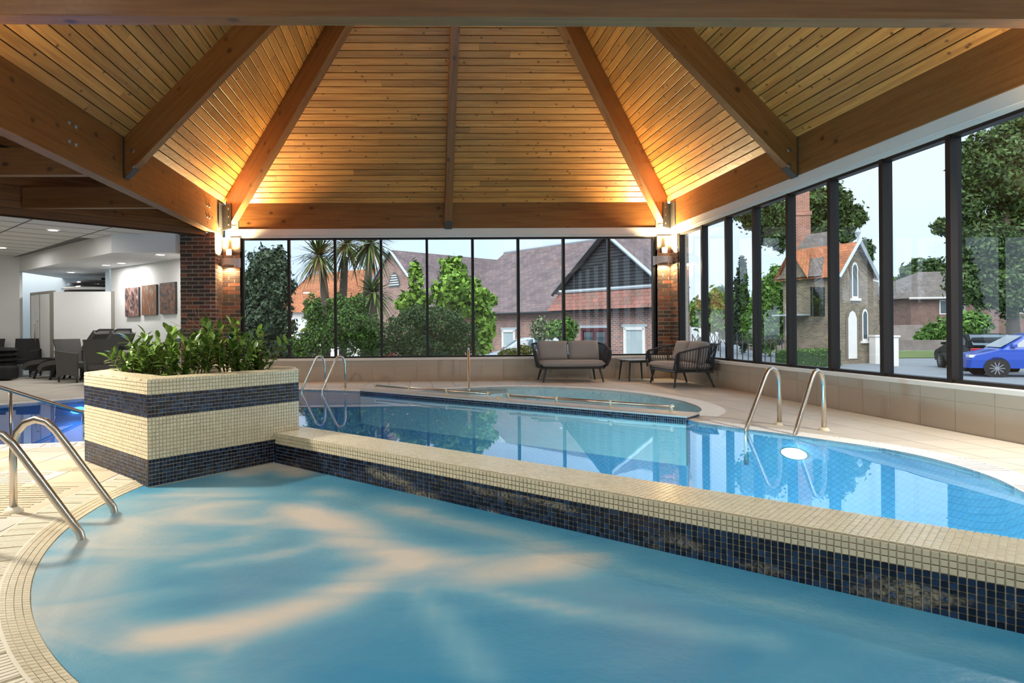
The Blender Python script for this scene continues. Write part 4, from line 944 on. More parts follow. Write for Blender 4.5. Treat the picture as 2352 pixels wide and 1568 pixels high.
spec = [Vector(p) for p in [(-2.30, 5.45), (-2.05, 5.15), (-1.75, 4.98), (-1.60, 5.25), (-1.40, 5.35), (-1.25, 5.48), (-1.85, 5.6), (-1.60, 5.75), (-2.2, 5.85)]]
place = ['at the left end of the planter', 'left of the middle of the planter', 'at the front corner of the planter', 'in the middle of the planter, in front', 'right of the middle of the planter', 'leaning out at the planter\'s right end', 'in the middle of the planter, behind', 'at the back of the planter', 'at the far left of the planter, behind']
for k, p in enumerate(spec):
    t = thing('leafy_plant', 'glossy green plant with feathered leaf stems ' + place[k], 'plant', (p.x, p.y, .60))
    for s in range(9):
        a = rs.uniform(0, 2*PI); le = rs.uniform(.04, .20); h = rs.uniform(.24, .47)
        if k == 0: h *= .75
        if k in (6, 7): h *= 1.1
        lean = Vector((math.cos(a)*le, math.sin(a)*le*.7))
        if k == 5 and s < 2: lean = Vector((.38, -.08)) if s == 0 else Vector((.22, .05)); h = .47 if s == 0 else .36
        b0 = Vector((rs.uniform(-.06, .06), rs.uniform(-.06, .06), 0))
        P = [b0 + Vector((lean.x*q**1.6, lean.y*q**1.6, h*q - .03*q*q)) for q in [i/7 for i in range(8)]]
        st = MB().tube(P, [.007-.005*i/7 for i in range(8)], 5).obj('stem', stem_m, t, smooth=True)
        nl = 13
        for i in range(nl):
            q = .22 + .78*i/(nl-1); f = q*7; i0 = min(6, int(f)); pos = P[i0].lerp(P[i0+1], f-i0); tdir = (P[i0+1]-P[i0]).normalized()
            sd = tdir.cross(Vector((math.cos(a+1.2), math.sin(a+1.2), .0))).normalized()*(1 if i % 2 else -1)
            d = (tdir*(.75 if i < nl-1 else 3) + sd + Vector((rs.uniform(-.2, .2), rs.uniform(-.2, .2), rs.uniform(-.1, .25)))).normalized()
            up = (Vector((0, 0, 1)) - d*d.z + Vector((rs.uniform(-.3, .3), rs.uniform(-.3, .3), 0))).normalized(); y = up.cross(d).normalized()
            link('leaf', LEAF[rs.randrange(3)], None, st, frame(pos, d, y))
t = thing('dry_branch', 'bare curly twigs standing up behind the planter plants', 'twigs', (-1.72, 5.70, .60))
for s in range(11):
    a = rs.uniform(0, 2*PI); P = [Vector((0, 0, .15))]; d = Vector((math.cos(a)*.4, math.sin(a)*.2, 1)).normalized(); L = rs.uniform(.45, .66)
    for i in range(7):
        d = (d + Vector((rs.uniform(-.6, .6), rs.uniform(-.3, .3), rs.uniform(-.1, .35)))).normalized(); P.append(P[-1] + d*L/7)
    MB().tube(P, [.0032-.0003*i for i in range(8)], 4).obj('twig', twig_m, t)

# ================================================================== OUTDOORS
GZ = -.80
gr = MB(); gr.add([(-70, 13.35, GZ), (5.35, 13.35, GZ), (5.35, -10, GZ), (110, -10, GZ), (110, 150, GZ), (-70, 150, GZ)], [(0,1,2,3,4,5)])
tag(gr.obj('ground', asphalt_m), 'grey asphalt car park outside the windows', 'ground', kind='structure')
o = MB().add([(-8, 13.4, GZ+.02), (5.3, 13.4, GZ+.02), (4.6, 19.5, GZ+.02), (-8, 21, GZ+.02)], [(0,1,2,3)]).obj('flower_bed', soil_m); tag(o, 'dark planting bed below the far windows', 'flower bed', kind='structure')
MB_found = MB().box(-3.4, 5.3, 13.2, 13.3, GZ, .45).obj('wall_plinth', brick_ms[1]); tag(MB_found, 'outer plinth under the far windows', 'wall', kind='structure')
o = MB().box(5.2, 5.32, 4.3, 13.3, GZ, .45).obj('wall_plinth', brick_ms[1]); tag(o, 'outer plinth under the right windows', 'wall', kind='structure')

def leafmat(name, c, c2, rough=.55): return mk(name, c, rough, rnd=.5, col2=c2, spec=.35)
G_dark = leafmat('grey green leaves', (.040, .070, .038), (.065, .10, .05)); G_mid = leafmat('green leaves', (.06, .14, .025), (.11, .22, .035)); G_lite = leafmat('lime leaves', (.14, .28, .03), (.24, .40, .06))
G_tree = leafmat('tree leaves', (.035, .075, .018), (.07, .12, .03)); G_con = leafmat('conifer leaves', (.014, .038, .016), (.03, .06, .02)); G_yel = leafmat('yellow green leaves', (.22, .30, .05), (.36, .30, .06))
bark_m = mk('bark', (.10, .08, .06), .9, var=.3, vs=20.); blade_m = leafmat('palm blades', (.06, .11, .035), (.13, .17, .05)); dead_m = leafmat('dead palm blades', (.22, .13, .05), (.13, .09, .05))
def leaves(name, mat, parent, blobs, n, size, seed, base):
    g = np.random.default_rng(seed); w = np.array([b[3]*b[4]*b[5] for b in blobs])**.67; w /= w.sum(); ix = g.choice(len(blobs), n, p=w); B = np.array(blobs)[ix]
    d = g.normal(size=(n, 3)); d /= np.linalg.norm(d, axis=1)[:, None]; r = g.uniform(.2, 1, n)**.42 * (1 + .22*np.sin(d[:, 0]*6+B[:, 0]*9)*np.sin(d[:, 2]*7+B[:, 2]*5)) * np.where(g.random(n) < .12, g.uniform(1., 1.32, n), 1.)
    C = B[:, :3] + d*B[:, 3:6]*r[:, None] - np.array(base)
    nn = d + g.normal(size=(n, 3))*.7; nn /= np.linalg.norm(nn, axis=1)[:, None]
    t = np.cross(nn, g.normal(size=(n, 3))); t /= np.linalg.norm(t, axis=1)[:, None]; b = np.cross(nn, t); sz = (size*g.uniform(.6, 1.3, n))[:, None]
    V = np.stack([C - t*sz*.55, C + b*sz*.26 + nn*sz*.06, C + t*sz*.55, C - b*sz*.26 + nn*sz*.06], 1).reshape(-1, 3)
    me = bpy.data.meshes.new(name); me.vertices.add(4*n); me.vertices.foreach_set('co', V.ravel()); me.loops.add(4*n); me.loops.foreach_set('vertex_index', np.arange(4*n))
    me.polygons.add(n); me.polygons.foreach_set('loop_start', np.arange(0, 4*n, 4)); me.polygons.foreach_set('loop_total', np.full(n, 4)); me.update()
    o = link(name, me, mat, parent); o['kind'] = 'stuff'; return o
def plant(name, label, cat, Y, blobs, n, size, mat, stems, seed, group=None, depth=.8, tr=.05):
    k = Y/F; bl = []
    for (u, v, ru, rv) in blobs:
        c = onY(u, v, Y); bl.append((c.x, c.y + random.uniform(-.3, .3)*ru*k, c.z, ru*k, ru*k*depth, rv*k))
    u0, _ = stems[0][0]; b = onY(u0, 800, Y); base = (b.x, Y, GZ); t = thing(name, label, cat, base, group=group)
    leaves('foliage', mat, t, bl, n, size, seed, base)
    for s in stems:
        P = [Vector((*onY(u, v, Y),)) - Vector(base) for u, v in s]; P = [Vector((P[0].x, 0, 0))] + P[1:]
        for (b_, rr) in ((P, tr),): MB().tube(b_, [rr*(1-.6*i/(len(b_)-1)) for i in range(len(b_))], 6).obj('stem', bark_m, t, smooth=True)
        top = P[-1]
        for q in range(5):
            c = bl[(seed+q) % len(bl)]; e = Vector((c[0]-base[0], c[1]-base[1], c[2]-base[2])); mid = P[len(P)//2]
            MB().tube([mid, mid.lerp(e, .5)+Vector((0, 0, .1)), e], [tr*.5, tr*.3, tr*.12], 5).obj('branch', bark_m, t)
    return t
plant('tree', 'dusky grey-green tree at the far left of the window wall', 'tree', 17.2, [(617, 620, 48, 52), (640, 660, 40, 50), (590, 670, 42, 60), (600, 740, 55, 60), (640, 745, 38, 55), (585, 800, 50, 45), (645, 800, 40, 40), (640, 600, 20, 35)], 20000, .11, G_dark, [[(612, 850), (615, 740), (618, 620)]], 1, tr=.09)
plant('shrub', 'bright green leafy shrub below the palms', 'shrub', 16.2, [(735, 770, 42, 48), (800, 755, 55, 55), (850, 775, 38, 50), (722, 712, 24, 34), (780, 708, 30, 34), (820, 705, 24, 30), (700, 800, 30, 30)], 18000, .075, G_mid, [[(790, 850), (790, 760), (795, 710)]], 2, tr=.04)
plant('shrub', 'rounded darker green shrub right of the palms', 'shrub', 15.4, [(930, 765, 52, 52), (1015, 748, 62, 44), (1055, 785, 46, 42), (900, 800, 34, 28), (980, 800, 60, 30), (960, 725, 34, 24)], 20000, .062, leafmat('shrub leaves', (.045, .105, .025), (.09, .16, .035)), [[(985, 850), (985, 780), (1000, 740)]], 3, tr=.04)
plant('sapling', 'young lime-green sapling in front of the brick gable', 'sapling', 17.6, [(955, 640, 16, 42), (940, 690, 24, 22), (965, 690, 22, 26), (925, 700, 16, 14)], 900, .19, G_lite, [[(955, 850), (955, 720), (955, 610)]], 4, tr=.03)
plant('sapling', 'tall lime-green sapling before the long tiled roof', 'sapling', 17.4, [(1040, 625, 32, 36), (1045, 670, 50, 44), (1085, 690, 42, 44), (1110, 740, 30, 40), (1125, 690, 18, 16), (1105, 790, 26, 24), (1010, 680, 24, 26)], 3000, .18, G_lite, [[(1060, 850), (1060, 730), (1045, 600)], [(1080, 850), (1095, 740), (1115, 700)]], 5, tr=.035)
plant('shrub', 'low yellow and pink flowering shrub below the parked car', 'shrub', 14.6, [(1170, 812, 26, 12), (1205, 806, 22, 14), (1190, 822, 40, 10)], 2200, .06, G_yel, [[(1185, 850), (1185, 820)]], 6, tr=.02)
plant('shrub', 'small reddish flower clump behind the sill', 'flowers', 14.2, [(902, 818, 14, 7), (880, 822, 12, 6)], 260, .05, leafmat('red petals', (.45, .06, .05), (.5, .2, .15)), [[(900, 850), (900, 822)]], 7, tr=.015)
plant('shrub', 'thin grey-green shrub beside the brick facade', 'shrub', 24.5, [(1240, 752, 22, 22), (1245, 770, 24, 14)], 1300, .14, leafmat('sage leaves', (.13, .17, .09), (.20, .23, .13)), [[(1243, 850), (1242, 760)]], 8)
plant('shrub', 'dark berry shrub left of the maroon door', 'shrub', 23.5, [(1302, 752, 24, 24), (1275, 756, 20, 22), (1300, 775, 20, 14)], 1500, .14, G_mid, [[(1298, 850), (1300, 755)]], 9)
def palm(label, Y, trunk, crowns, seed):
    g = random.Random(seed); b = onY(trunk[0][0], 800, Y); base = Vector((b.x, Y, GZ)); t = thing('palm_tree', label, 'palm tree', base, group='spiky palms outside the far windows')
    P = [onY(u, v, Y) - base for u, v in trunk]; P[0] = Vector((P[0].x, 0, 0)); MB().tube(P, [.13]*(len(P)-1)+[.11], 8).obj('trunk', bark_m, t, smooth=True)
    for (u, v, r) in crowns:
        c = onY(u, v, Y) - base; R = r*Y/F; m = MB(); dd = MB()
        for k in range(190):
            el = g.uniform(-.9, 1.25); az = g.uniform(0, 2*PI); d = Vector((math.cos(az)*math.cos(el), math.sin(az)*math.cos(el), math.sin(el))); L = R*g.uniform(.8, 1.15); droop = R*g.uniform(.1, .55)
            sd = d.cross(Vector((0, 0, 1))).normalized()*.028; Q = [c + d*L*q + Vector((0, 0, -droop*q*q)) for q in (0.05, .35, .7, 1.)]; w = (.7, 1, .8, .05)
            tgt = dd if (el < -.3 and g.random() < .45) else m
            tgt.add([Q[i]+sd*w[i]*s for i in range(4) for s in (-1, 1)], [(2*i, 2*i+1, 2*i+3, 2*i+2) for i in range(3)])
        m.obj('blade_crown', blade_m, t)['kind'] = 'stuff'
        if dd.v: dd.obj('dead_blades', dead_m, t)['kind'] = 'stuff'
palm('spiky palm with a dark trunk, leftmost of the palms', 20.2, [(750, 850), (748, 700), (738, 600)], [(733, 588, 78)], 1)
palm('spiky palm with a slim grey trunk, middle one of the palms', 20.8, [(788, 850), (787, 700), (792, 590)], [(797, 560, 80)], 2)
palm('spiky palm with a leaning grey trunk, rightmost of the palms', 20.0, [(834, 850), (840, 700), (850, 590)], [(850, 558, 78)], 3)
palm('short spiky palm growing low beside the brick gable', 19.4, [(858, 850), (858, 760), (856, 690)], [(858, 672, 62)], 4)

# ---- buildings
def bm_(name, c1, c2, mo): return bricktex(name, c1, c2, mo)
fac_m = bm_('facade brick', (.36, .17, .125), (.20, .12, .11), (.46, .40, .36)); lodge_m = bm_('lodge brick', (.24, .18, .115), (.13, .105, .075), (.32, .29, .24)); house_m = bm_('house brick', (.20, .10, .075), (.13, .07, .055), (.24, .20, .18))
def tilemat(name, c1, c2, mo, bw=.30, bh=.17): return bricktex(name, c1, c2, mo, bw=bw, bh=bh)
roof_m = tilemat('plain tile roof', (.23, .17, .165), (.15, .115, .125), (.055, .045, .05)); orange_m = tilemat('orange tile roof', (.50, .19, .085), (.36, .13, .06), (.16, .06, .03)); slate_m = tilemat('grey roof', (.20, .17, .15), (.14, .12, .11), (.06, .05, .05)); redroof_m = tilemat('mossy red roof', (.34, .14, .11), (.22, .13, .10), (.10, .05, .04))
wood_bl = mk('black weatherboard', (.028, .030, .034), .7, rnd=.25, var=.2, vs=12.); maroon_m = mk('maroon door', (.10, .018, .020), .5); lead_m = mk('lead flashing', (.42, .48, .52), .5); pane_m = mk('dark window pane', (.05, .07, .08), .08, spec=.8); blind_m = mk('blind', (.40, .48, .50), .6, var=.3, vs=9., stretch=(12, 12, .1))
def quad(name, pts, mat, parent, uv=True):
    P = [Vector(p) for p in pts]; m = MB(); m.add(P, [tuple(range(len(P)))]); me = m.mesh(name); l = me.uv_layers.new(name='UVMap'); x = (P[1]-P[0]).normalized(); nrm = x.cross(P[2]-P[0]).normalized(); y = nrm.cross(x)
    for d, p in zip(l.data, P): d.uv = ((p-P[0]).dot(x), (p-P[0]).dot(y))
    return link(name, me, mat, parent)
FD = Vector((-.569, .822, 0)).normalized(); FN = Vector((FD.y, -FD.x, 0)); FP = Vector((8.71, 24.0, 0))
fp = lambda s, z, o=0.: FP + FD*s + FN*o + Vector((0, 0, z))
def su(u):
    d = ray(u, 750); det = d.x*FD.y - d.y*FD.x; return (FP.x*d.y - FP.y*d.x)/det*(1) if abs(det) > 1e-9 else 0
bd = thing('brick_building', 'long brick building with a steep tiled roof and black boarded gable', 'building')
quad('brick_wall', [fp(12, GZ), fp(-.7, GZ), fp(-.7, 1.8), fp(12, 1.8)], fac_m, bd)
quad('roof_slope', [fp(13, 1.72, -.35), fp(-.9, 1.72, -.35), fp(1.5, 5.3, 4.6), fp(13, 5.3, 4.6)], roof_m, bd)
quad('roof_slope', [fp(4.6, 1.72, 9.5), fp(13, 1.72, 9.5), fp(13, 5.3, 4.6), fp(1.5, 5.3, 4.6)], roof_m, bd)
quad('roof_hip', [fp(-.9, 1.72, -.35), fp(4.6, 1.72, 9.5), fp(1.5, 5.3, 4.6)], roof_m, bd); quad('end_wall', [fp(-.7, GZ), fp(4.4, GZ, 9.2), fp(4.4, 1.8, 9.2), fp(-.7, 1.8)], fac_m, bd); MB().tube([fp(-.9, 1.74, -.35), fp(1.5, 5.33, 4.6)], .08, 5).obj('hip_tile', lead_m, bd)
m = MB(); m.tube([fp(13, 1.70, -.42), fp(-.7, 1.70, -.42)], .06, 6); m.obj('gutter', char_m, bd); m = MB(); m.tube([fp(13, 5.33, 4.6), fp(1.5, 5.33, 4.6)], .10, 6); m.obj('ridge_tile', lead_m, bd)
def fwin(u0, u1, z0, z1, kind):
    s0, s1 = su(u1), su(u0); Mx = frame(fp(s1, 0, -.02), -FD, (0, 0, 1)); w = abs(s1-s0)
    wd = MB(); fr_m = maroon_m if kind == 'door' else white_m
    o = MB().box(0, w, z0, z1, -.05, .0, Mx).obj('pane' if kind != 'door' else 'door', blind_m if kind != 'door' else maroon_m, bd, fix=True)
    m = MB(); f = .09
    for b in ((-.02, f, z0, z1), (w-f, w+.02, z0, z1), (0, w, z1-f, z1+.02), (0, w, z0-.02, z0+f*.6)): m.box(b[0], b[1], b[2], b[3], 0, .05, Mx)
    if kind == 'door': m.box(w/2-.06, w/2+.06, z0, z1, 0, .04, Mx)
    m.obj('window_frame' if kind != 'door' else 'door_frame', white_m if kind != 'door' else maroon_m, bd, fix=True)
    if kind == 'door':
        for q in (0, 1): MB().box(w*(.10+.46*q), w*(.44+.46*q), z0+.5, z1-.15, .001, .02, Mx).obj('pane', pane_m, bd, fix=True)
    MB().box(-.1, w+.1, z1+.02, z1+.12, -.02, .03, Mx).obj('lintel', lead_m, bd, fix=True)
fwin(1337, 1397, GZ, 1.0, 'door'); fwin(1435, 1482, -.2, 1.02, 'win'); fwin(1155, 1184, -.1, .95, 'win'); fwin(1094, 1128, GZ, .85, 'door')
# boarded gable
sc = su(1402); hw = 2.55; zb, za = 2.55, 4.62
quad('lower_roof', [fp(sc+hw+.3, 1.74, -.55), fp(sc-hw-.3, 1.74, -.55), fp(sc-hw, zb, -.05), fp(sc+hw, zb, -.05)], redroof_m, bd)
nb = 17
for k in range(nb):
    z0, z1 = zb + (za-zb)*k/nb, zb + (za-zb)*(k+1)/nb; w0, w1 = hw*(1-k/nb), hw*(1-(k+1)/nb)
    Mx = frame(fp(sc, 0, -.1), -FD, (0, 0, 1)); m = MB(); m.add([(-w0, z0, .03), (w0, z0, .03), (w1, z1-.006, .0), (-w1, z1-.006, .0), (-w0, z0, -.02), (w0, z0, -.02)], [(0,1,2,3), (4,5,1,0)]); m.obj('weatherboard', wood_bl, bd, mtx=Mx)
quad('gable_backing', [fp(sc+hw, zb, -.06), fp(sc-hw, zb, -.06), fp(sc, za, -.06)], wood_bl, bd)
quad('gable_roof', [fp(sc+hw+.15, zb-.1, -.3), fp(sc, za+.06, -.3), fp(sc, za+.06, 3.2), fp(sc+hw+.15, zb-.1, 1.2)], roof_m, bd)
quad('gable_roof', [fp(sc, za+.06, -.3), fp(sc-hw-.15, zb-.1, -.3), fp(sc-hw-.15, zb-.1, 1.2), fp(sc, za+.06, 3.2)], roof_m, bd)
for s_ in (-1, 1): MB().tube([fp(sc+s_*(hw+.2), zb-.15, -.34), fp(sc, za+.08, -.34)], .075, 4).obj('barge_board', lead_m if s_ < 0 else char_m, bd)
MB().tube([fp(sc+hw+.2, zb-.02, -.12), fp(sc-hw-.2, zb-.02, -.12)], .07, 6).obj('lead_flashing', lead_m, bd)
# wing with round vent
wd_ = thing('brick_wing', 'brick gable wing with a half-round vent left of the long roof', 'building')
R1 = Vector((-1.15, 34., 0)); RD = Vector((.77, .64, 0)).normalized(); RN = Vector((RD.y, -RD.x, 0)); rp_ = lambda s, o, z: R1 + RD*s + RN*o + Vector((0, 0, z))
for nm, pts, mt in (('brick_gable', [rp_(0, -2.9, GZ), rp_(0, 2.9, GZ), rp_(0, 2.9, 2.3), rp_(0, 0, 5.05), rp_(0, -2.9, 2.3)], fac_m), ('roof_slope', [rp_(-.15, 3.1, 2.1), rp_(8, 3.1, 2.1), rp_(8, 0, 5.1), rp_(-.15, 0, 5.1)], roof_m), ('roof_slope', [rp_(8, -3.1, 2.1), rp_(-.15, -3.1, 2.1), rp_(-.15, 0, 5.1), rp_(8, 0, 5.1)], roof_m), ('side_wall', [rp_(0, 2.9, GZ), rp_(8, 2.9, GZ), rp_(8, 2.9, 2.3), rp_(0, 2.9, 2.3)], fac_m)): quad(nm, pts, mt, wd_)
for s_ in (-1, 1): MB().tube([rp_(-.18, s_*3.1, 2.08), rp_(-.18, 0, 5.12)], .08, 4).obj('barge_board', lead_m, wd_)
Mv = frame(rp_(-.03, 0.2, 3.2), RN, (0, 0, 1)); MB().add([(0, 0, 0)] + [(.45*math.cos(a), .75*math.sin(a), 0) for a in [PI*k/10 for k in range(11)]], [(0, i, i+1) for i in range(1, 11)], Mv).obj('vent', pane_m, wd_)
for k in range(5): MB().box(-.4+.05*k, .4-.05*k, .08+.12*k, .13+.12*k, -.02, .03, Mv).obj('vent_slat', white_m, wd_)
# white cottage with orange roof
ct = thing('cottage', 'white cottage with an orange tiled roof behind the palms', 'house'); o0 = onY(640, 700, 36.); 
cx, cy = o0.x, 36.
for nm, pts, mt in (('wall', [(cx, cy, GZ), (cx+6, cy+1.5, GZ), (cx+6, cy+1.5, 2.1), (cx, cy, 2.1)], white_m), ('roof_slope', [(cx-.4, cy-.3, 2.0), (cx+6.5, cy+1.2, 2.0), (cx+6.5, cy+4.2, 4.9), (cx+1.2, cy+3, 4.3)], orange_m), ('gable_wall', [(cx, cy, GZ), (cx-.5, cy+5, GZ), (cx-.5, cy+5, 2.1), (cx+.6, cy+2.5, 4.2), (cx, cy, 2.1)], white_m)): quad(nm, pts, mt, ct)
MB().box(cx+2.0, cx+3.0, cy+.40, cy+.55, .7, 1.5).obj('window', pane_m, ct); MB().tube([(cx-.4, cy-.3, 2.0), (cx+1.2, cy+3, 4.35)], .09, 4).obj('barge_board', lead_m, ct)
# lodge
lg = thing('lodge', 'yellow-brick gothic lodge with orange gables and a tall chimney', 'house')
Lc = Vector((20.0, 30.9, 0)); LX = Vector((.93, .36, 0)).normalized(); LY = Vector((-.36, .93, 0)).normalized(); lp = lambda a, b, z: Lc + LX*a + LY*b + Vector((0, 0, z))
ez = 3.55
quad('front_wall', [lp(0, 0, GZ), lp(2.6, 0, GZ), lp(2.6, 0, ez), lp(1.25, 0, 4.95), lp(0, 0, ez)], lodge_m, lg)
quad('side_wall', [lp(0, 2.9, GZ), lp(0, 0, GZ), lp(0, 0, ez), lp(0, 2.9, ez)], lodge_m, lg)
quad('rear_wing_wall', [lp(2.6, .9, GZ), lp(4.4, .9, GZ), lp(4.4, .9, ez-.3), lp(2.6, .9, ez)], lodge_m, lg)
quad('roof_slope', [lp(-.25, 3.2, ez-.2), lp(-.25, -.25, ez-.2), lp(1.25, -.25, 5.05), lp(1.25, 3.2, 5.05)], orange_m, lg)
quad('roof_slope', [lp(2.75, -.25, ez-.2), lp(2.75, 3.2, ez-.2), lp(1.25, 3.2, 5.05), lp(1.25, -.25, 5.05)], slate_m, lg)
quad('main_roof', [lp(-.3, 3.2, ez-.1), lp(-.3, .6, ez-.1), lp(2.2, 2.0, 5.9), lp(2.2, 3.2, 5.9)], slate_m, lg)
quad('main_roof', [lp(-.3, .6, ez-.1), lp(4.6, 1.0, ez-.2), lp(2.2, 2.0, 5.9)], slate_m, lg)
quad('gablet', [lp(-.28, 2.9, ez-.1), lp(-.28, 1.3, ez-.1), lp(-.4, 2.1, 4.75)], lodge_m, lg)
for b0, s_ in ((2.9, 1), (1.3, -1)): quad('gablet_roof', [lp(-.5, b0+.2*s_, ez-.2), lp(1.0, 2.1, 4.8), lp(-.5, 2.1, 4.85)] if s_ < 0 else [lp(-.5, 2.1, 4.85), lp(1.0, 2.1, 4.8), lp(-.5, b0+.2, ez-.2)], orange_m, lg)
for s_ in (0, 2.5): MB().tube([lp(s_*1.12-.2, -.3, ez-.25), lp(1.25, -.3, 5.1)], .09, 4).obj('barge_board', lead_m, lg)
MB().lathe([(.03, 0), (.05, .25), (.15, .45), (0, .7)], 6, Matrix.Translation(lp(1.25, -.2, 5.05))).obj('finial', lead_m, lg)
def arch(name, a, z0, z1, w, mat, o=-.03):
    Mx = frame(lp(a, o, 0), LX, (0, 0, 1)); MB().add([(-w/2, z0, 0), (w/2, z0, 0), (w/2, z1-w*.6, 0), (w*.3, z1-w*.15, 0), (0, z1, 0), (-w*.3, z1-w*.15, 0), (-w/2, z1-w*.6, 0)], [tuple(range(7))], Mx).obj(name, mat, lg); return Mx
for a, z0, z1, w in ((1.05, -.55, 1.75, .62), (1.95, .3, 1.85, .42), (1.25, 2.35, 4.1, .45)):
    arch('arch_surround', a, z0-.05, z1+.16, w+.26, mk('arch stone', (.20, .17, .13), .9), -.02); arch('window' if z0 > 0 else 'door', a, z0, z1, w, white_m, -.04)
    if z0 > 0: arch('pane', a, z0+.1, z1-.12, w-.16, pane_m, -.05); MB().box(-w/2-.1, w/2+.1, z0-.12, z0, 0, .12, frame(lp(a, 0, 0), LX, (0, 0, 1))).obj('window_sill', white_m, lg, fix=True)
chc = onY(1838, 500, 35.5); Mc = T(chc.x, 35.5, 0, -.3)
ch = MB(); zc0, zc1 = 4.0, 8.6
for nm, s_, z0, z1 in (('chimney', .40, zc0, 7.0), ('chimney_band', .46, 7.0, 7.2), ('chimney_shaft', .37, 7.2, 9.6)):
    for k in range(4): quad(nm, [Mc @ Matrix.Rotation(PI/2*k, 4, 'Z') @ Vector(p) for p in ((-s_, -s_, z0), (s_, -s_, z0), (s_, -s_, z1), (-s_, -s_, z1))], bm_('chimney brick', (.40, .15, .09), (.26, .10, .07), (.42, .36, .30)) if k == 0 and nm == 'chimney' else bpy.data.materials['chimney brick'], lg)
MB().box(0, .9, 0, .06, 0, 1.4, frame(lp(-.9, .6, 1.5), LX, LY) ).obj('porch_glass', tglass_m, lg); quad('rear_wall', [lp(4.4, 3.0, GZ), lp(0, 2.9, GZ), lp(0, 2.9, ez), lp(2.2, 3.0, 5.8), lp(4.4, 3.0, ez)], lodge_m, lg); MB().box(-.95, -.02, 1.4, 2.8, 1.55, 1.62, frame(lp(0, 0, 0), LX, LY)).obj('porch_roof', lead_m, lg, fix=True)
# brick house beyond the road
hs = thing('brick_house', 'brown brick house with hipped roof beyond the road', 'house'); h0 = onY(2092, 700, 64.); hx, hy = h0.x, 64.
quad('wall', [(hx, hy, GZ), (hx+19, hy-4, GZ), (hx+19, hy-4, 3.75), (hx, hy, 3.75)], house_m, hs); quad('side_wall', [(hx-1.2, hy+8, GZ), (hx, hy, GZ), (hx, hy, 3.75), (hx-1.2, hy+8, 3.75)], house_m, hs)
quad('roof_slope', [(hx-.6, hy-.6, 3.7), (hx+19.5, hy-4.6, 3.7), (hx+19, hy+.4, 6.6), (hx+3.6, hy+3.6, 6.6)], slate_m, hs); quad('roof_slope', [(hx-1.9, hy+8.5, 3.7), (hx-.6, hy-.6, 3.7), (hx+3.6, hy+3.6, 6.6)], slate_m, hs)
MB().tube([(hx-.6, hy-.6, 3.68), (hx+19.5, hy-4.6, 3.68)], .10, 4).obj('gutter', white_m, hs)
for a, z0, z1, w in ((2.5, 2.1, 3.5, 2.2), (8.6, 2.1, 3.5, 2.2), (12.2, -.2, 1.4, 2.0), (15, 2.1, 3.5, 2.0)):
    Mx = frame((hx, hy, 0), (19, -4, 0), (0, 0, 1)); o = MB().box(a, a+w, z0, z1, 0, .06, Mx).obj('window', white_m, hs, fix=True)
    for q in (0, 1): MB().box(.08+q*w/2, w/2-.05+q*w/2, z0+.1, z1-.1, .061, .08, Mx @ T(a)).obj('pane', pane_m, o, fix=True)
o = MB().box(0, 9, 0, 1.9, 0, .3, frame((hx-9.2, hy-1.5, GZ), (1, 0, 0), (0, 0, 1))).obj('garden_building', house_m); tag(o, 'low brick outbuilding left of the brown house', 'building'); 
o = MB().add([(22, 37, GZ+.03), (75, 29, GZ+.03), (90, 37, GZ+.03), (26, 48, GZ+.03)], [(0,1,2,3)]).obj('grass_verge', grass_m); tag(o, 'strip of yellow-green grass beside the road', 'grass', kind='structure')
o = MB().box(0, 70, 0, .75, -.3, 0, frame((25, 50, GZ), (70, -12, 0), (0, 0, 1))).obj('garden_wall', house_m, fix=True); tag(o, 'low brown wall along the far side of the road', 'wall')
for k, (u, y) in enumerate(((2045, 29.4), (2014, 31.2))):
    p = onY(u, 800, y); o = MB().box(-.22, .22, -.22, .22, 0, 1.30).box(-.27, .27, -.27, .27, 1.30, 1.38).obj('gate_pier', white_m, mtx=T(p.x, y, GZ)); tag(o, 'white rendered gate pier ' + ('standing clear of the lodge' if k == 0 else 'against the lodge wall'), 'gate pier')

plant('tree', 'big leafy tree filling the right edge of the window wall', 'tree', 34., [(2290, 390, 80, 95), (2345, 330, 70, 70), (2350, 560, 80, 120), (2255, 560, 60, 75), (2300, 660, 70, 60), (2215, 650, 40, 50), (2390, 450, 60, 120), (2225, 380, 26, 60), (2170, 520, 24, 20), (2230, 470, 30, 40)], 48000, .26, G_tree, [[(2330, 860), (2325, 700), (2310, 480)]], 21, tr=.35)
plant('tree', 'broad leafy tree behind the lodge and its chimney', 'tree', 46., [(1745, 480, 55, 50), (1800, 520, 50, 50), (1890, 470, 60, 45), (1900, 540, 50, 45), (1955, 500, 36, 30), (1985, 580, 18, 30), (1940, 600, 40, 40)], 26000, .32, G_tree, [[(1870, 830), (1870, 600), (1880, 480)]], 22, tr=.35)
plant('tree', 'soft green tree between lodge and brown house', 'tree', 75., [(2080, 680, 36, 60), (2110, 640, 30, 40), (2060, 740, 30, 40), (2140, 620, 30, 26)], 7000, .6, G_tree, [[(2080, 800), (2085, 680)]], 23, tr=.3)
plant('shrub', 'wide green bush in front of the brown house', 'shrub', 50., [(2150, 765, 30, 22), (2195, 750, 40, 30), (2240, 745, 30, 30), (2120, 775, 20, 14)], 5000, .4, G_mid, [[(2190, 800), (2195, 755)]], 24)
plant('conifer', 'dark narrow conifer left of the lodge', 'conifer', 44., [(1704, 690, 15, 70), (1706, 640, 9, 50), (1704, 750, 22, 50)], 7000, .30, G_con, [[(1704, 830), (1704, 640)]], 25)
plant('tree', 'green tree above the white lorry', 'tree', 50., [(1655, 690, 34, 32), (1640, 730, 36, 34), (1680, 740, 30, 40), (1600, 720, 30, 30)], 6000, .42, G_mid, [[(1650, 800), (1655, 700)]], 26)
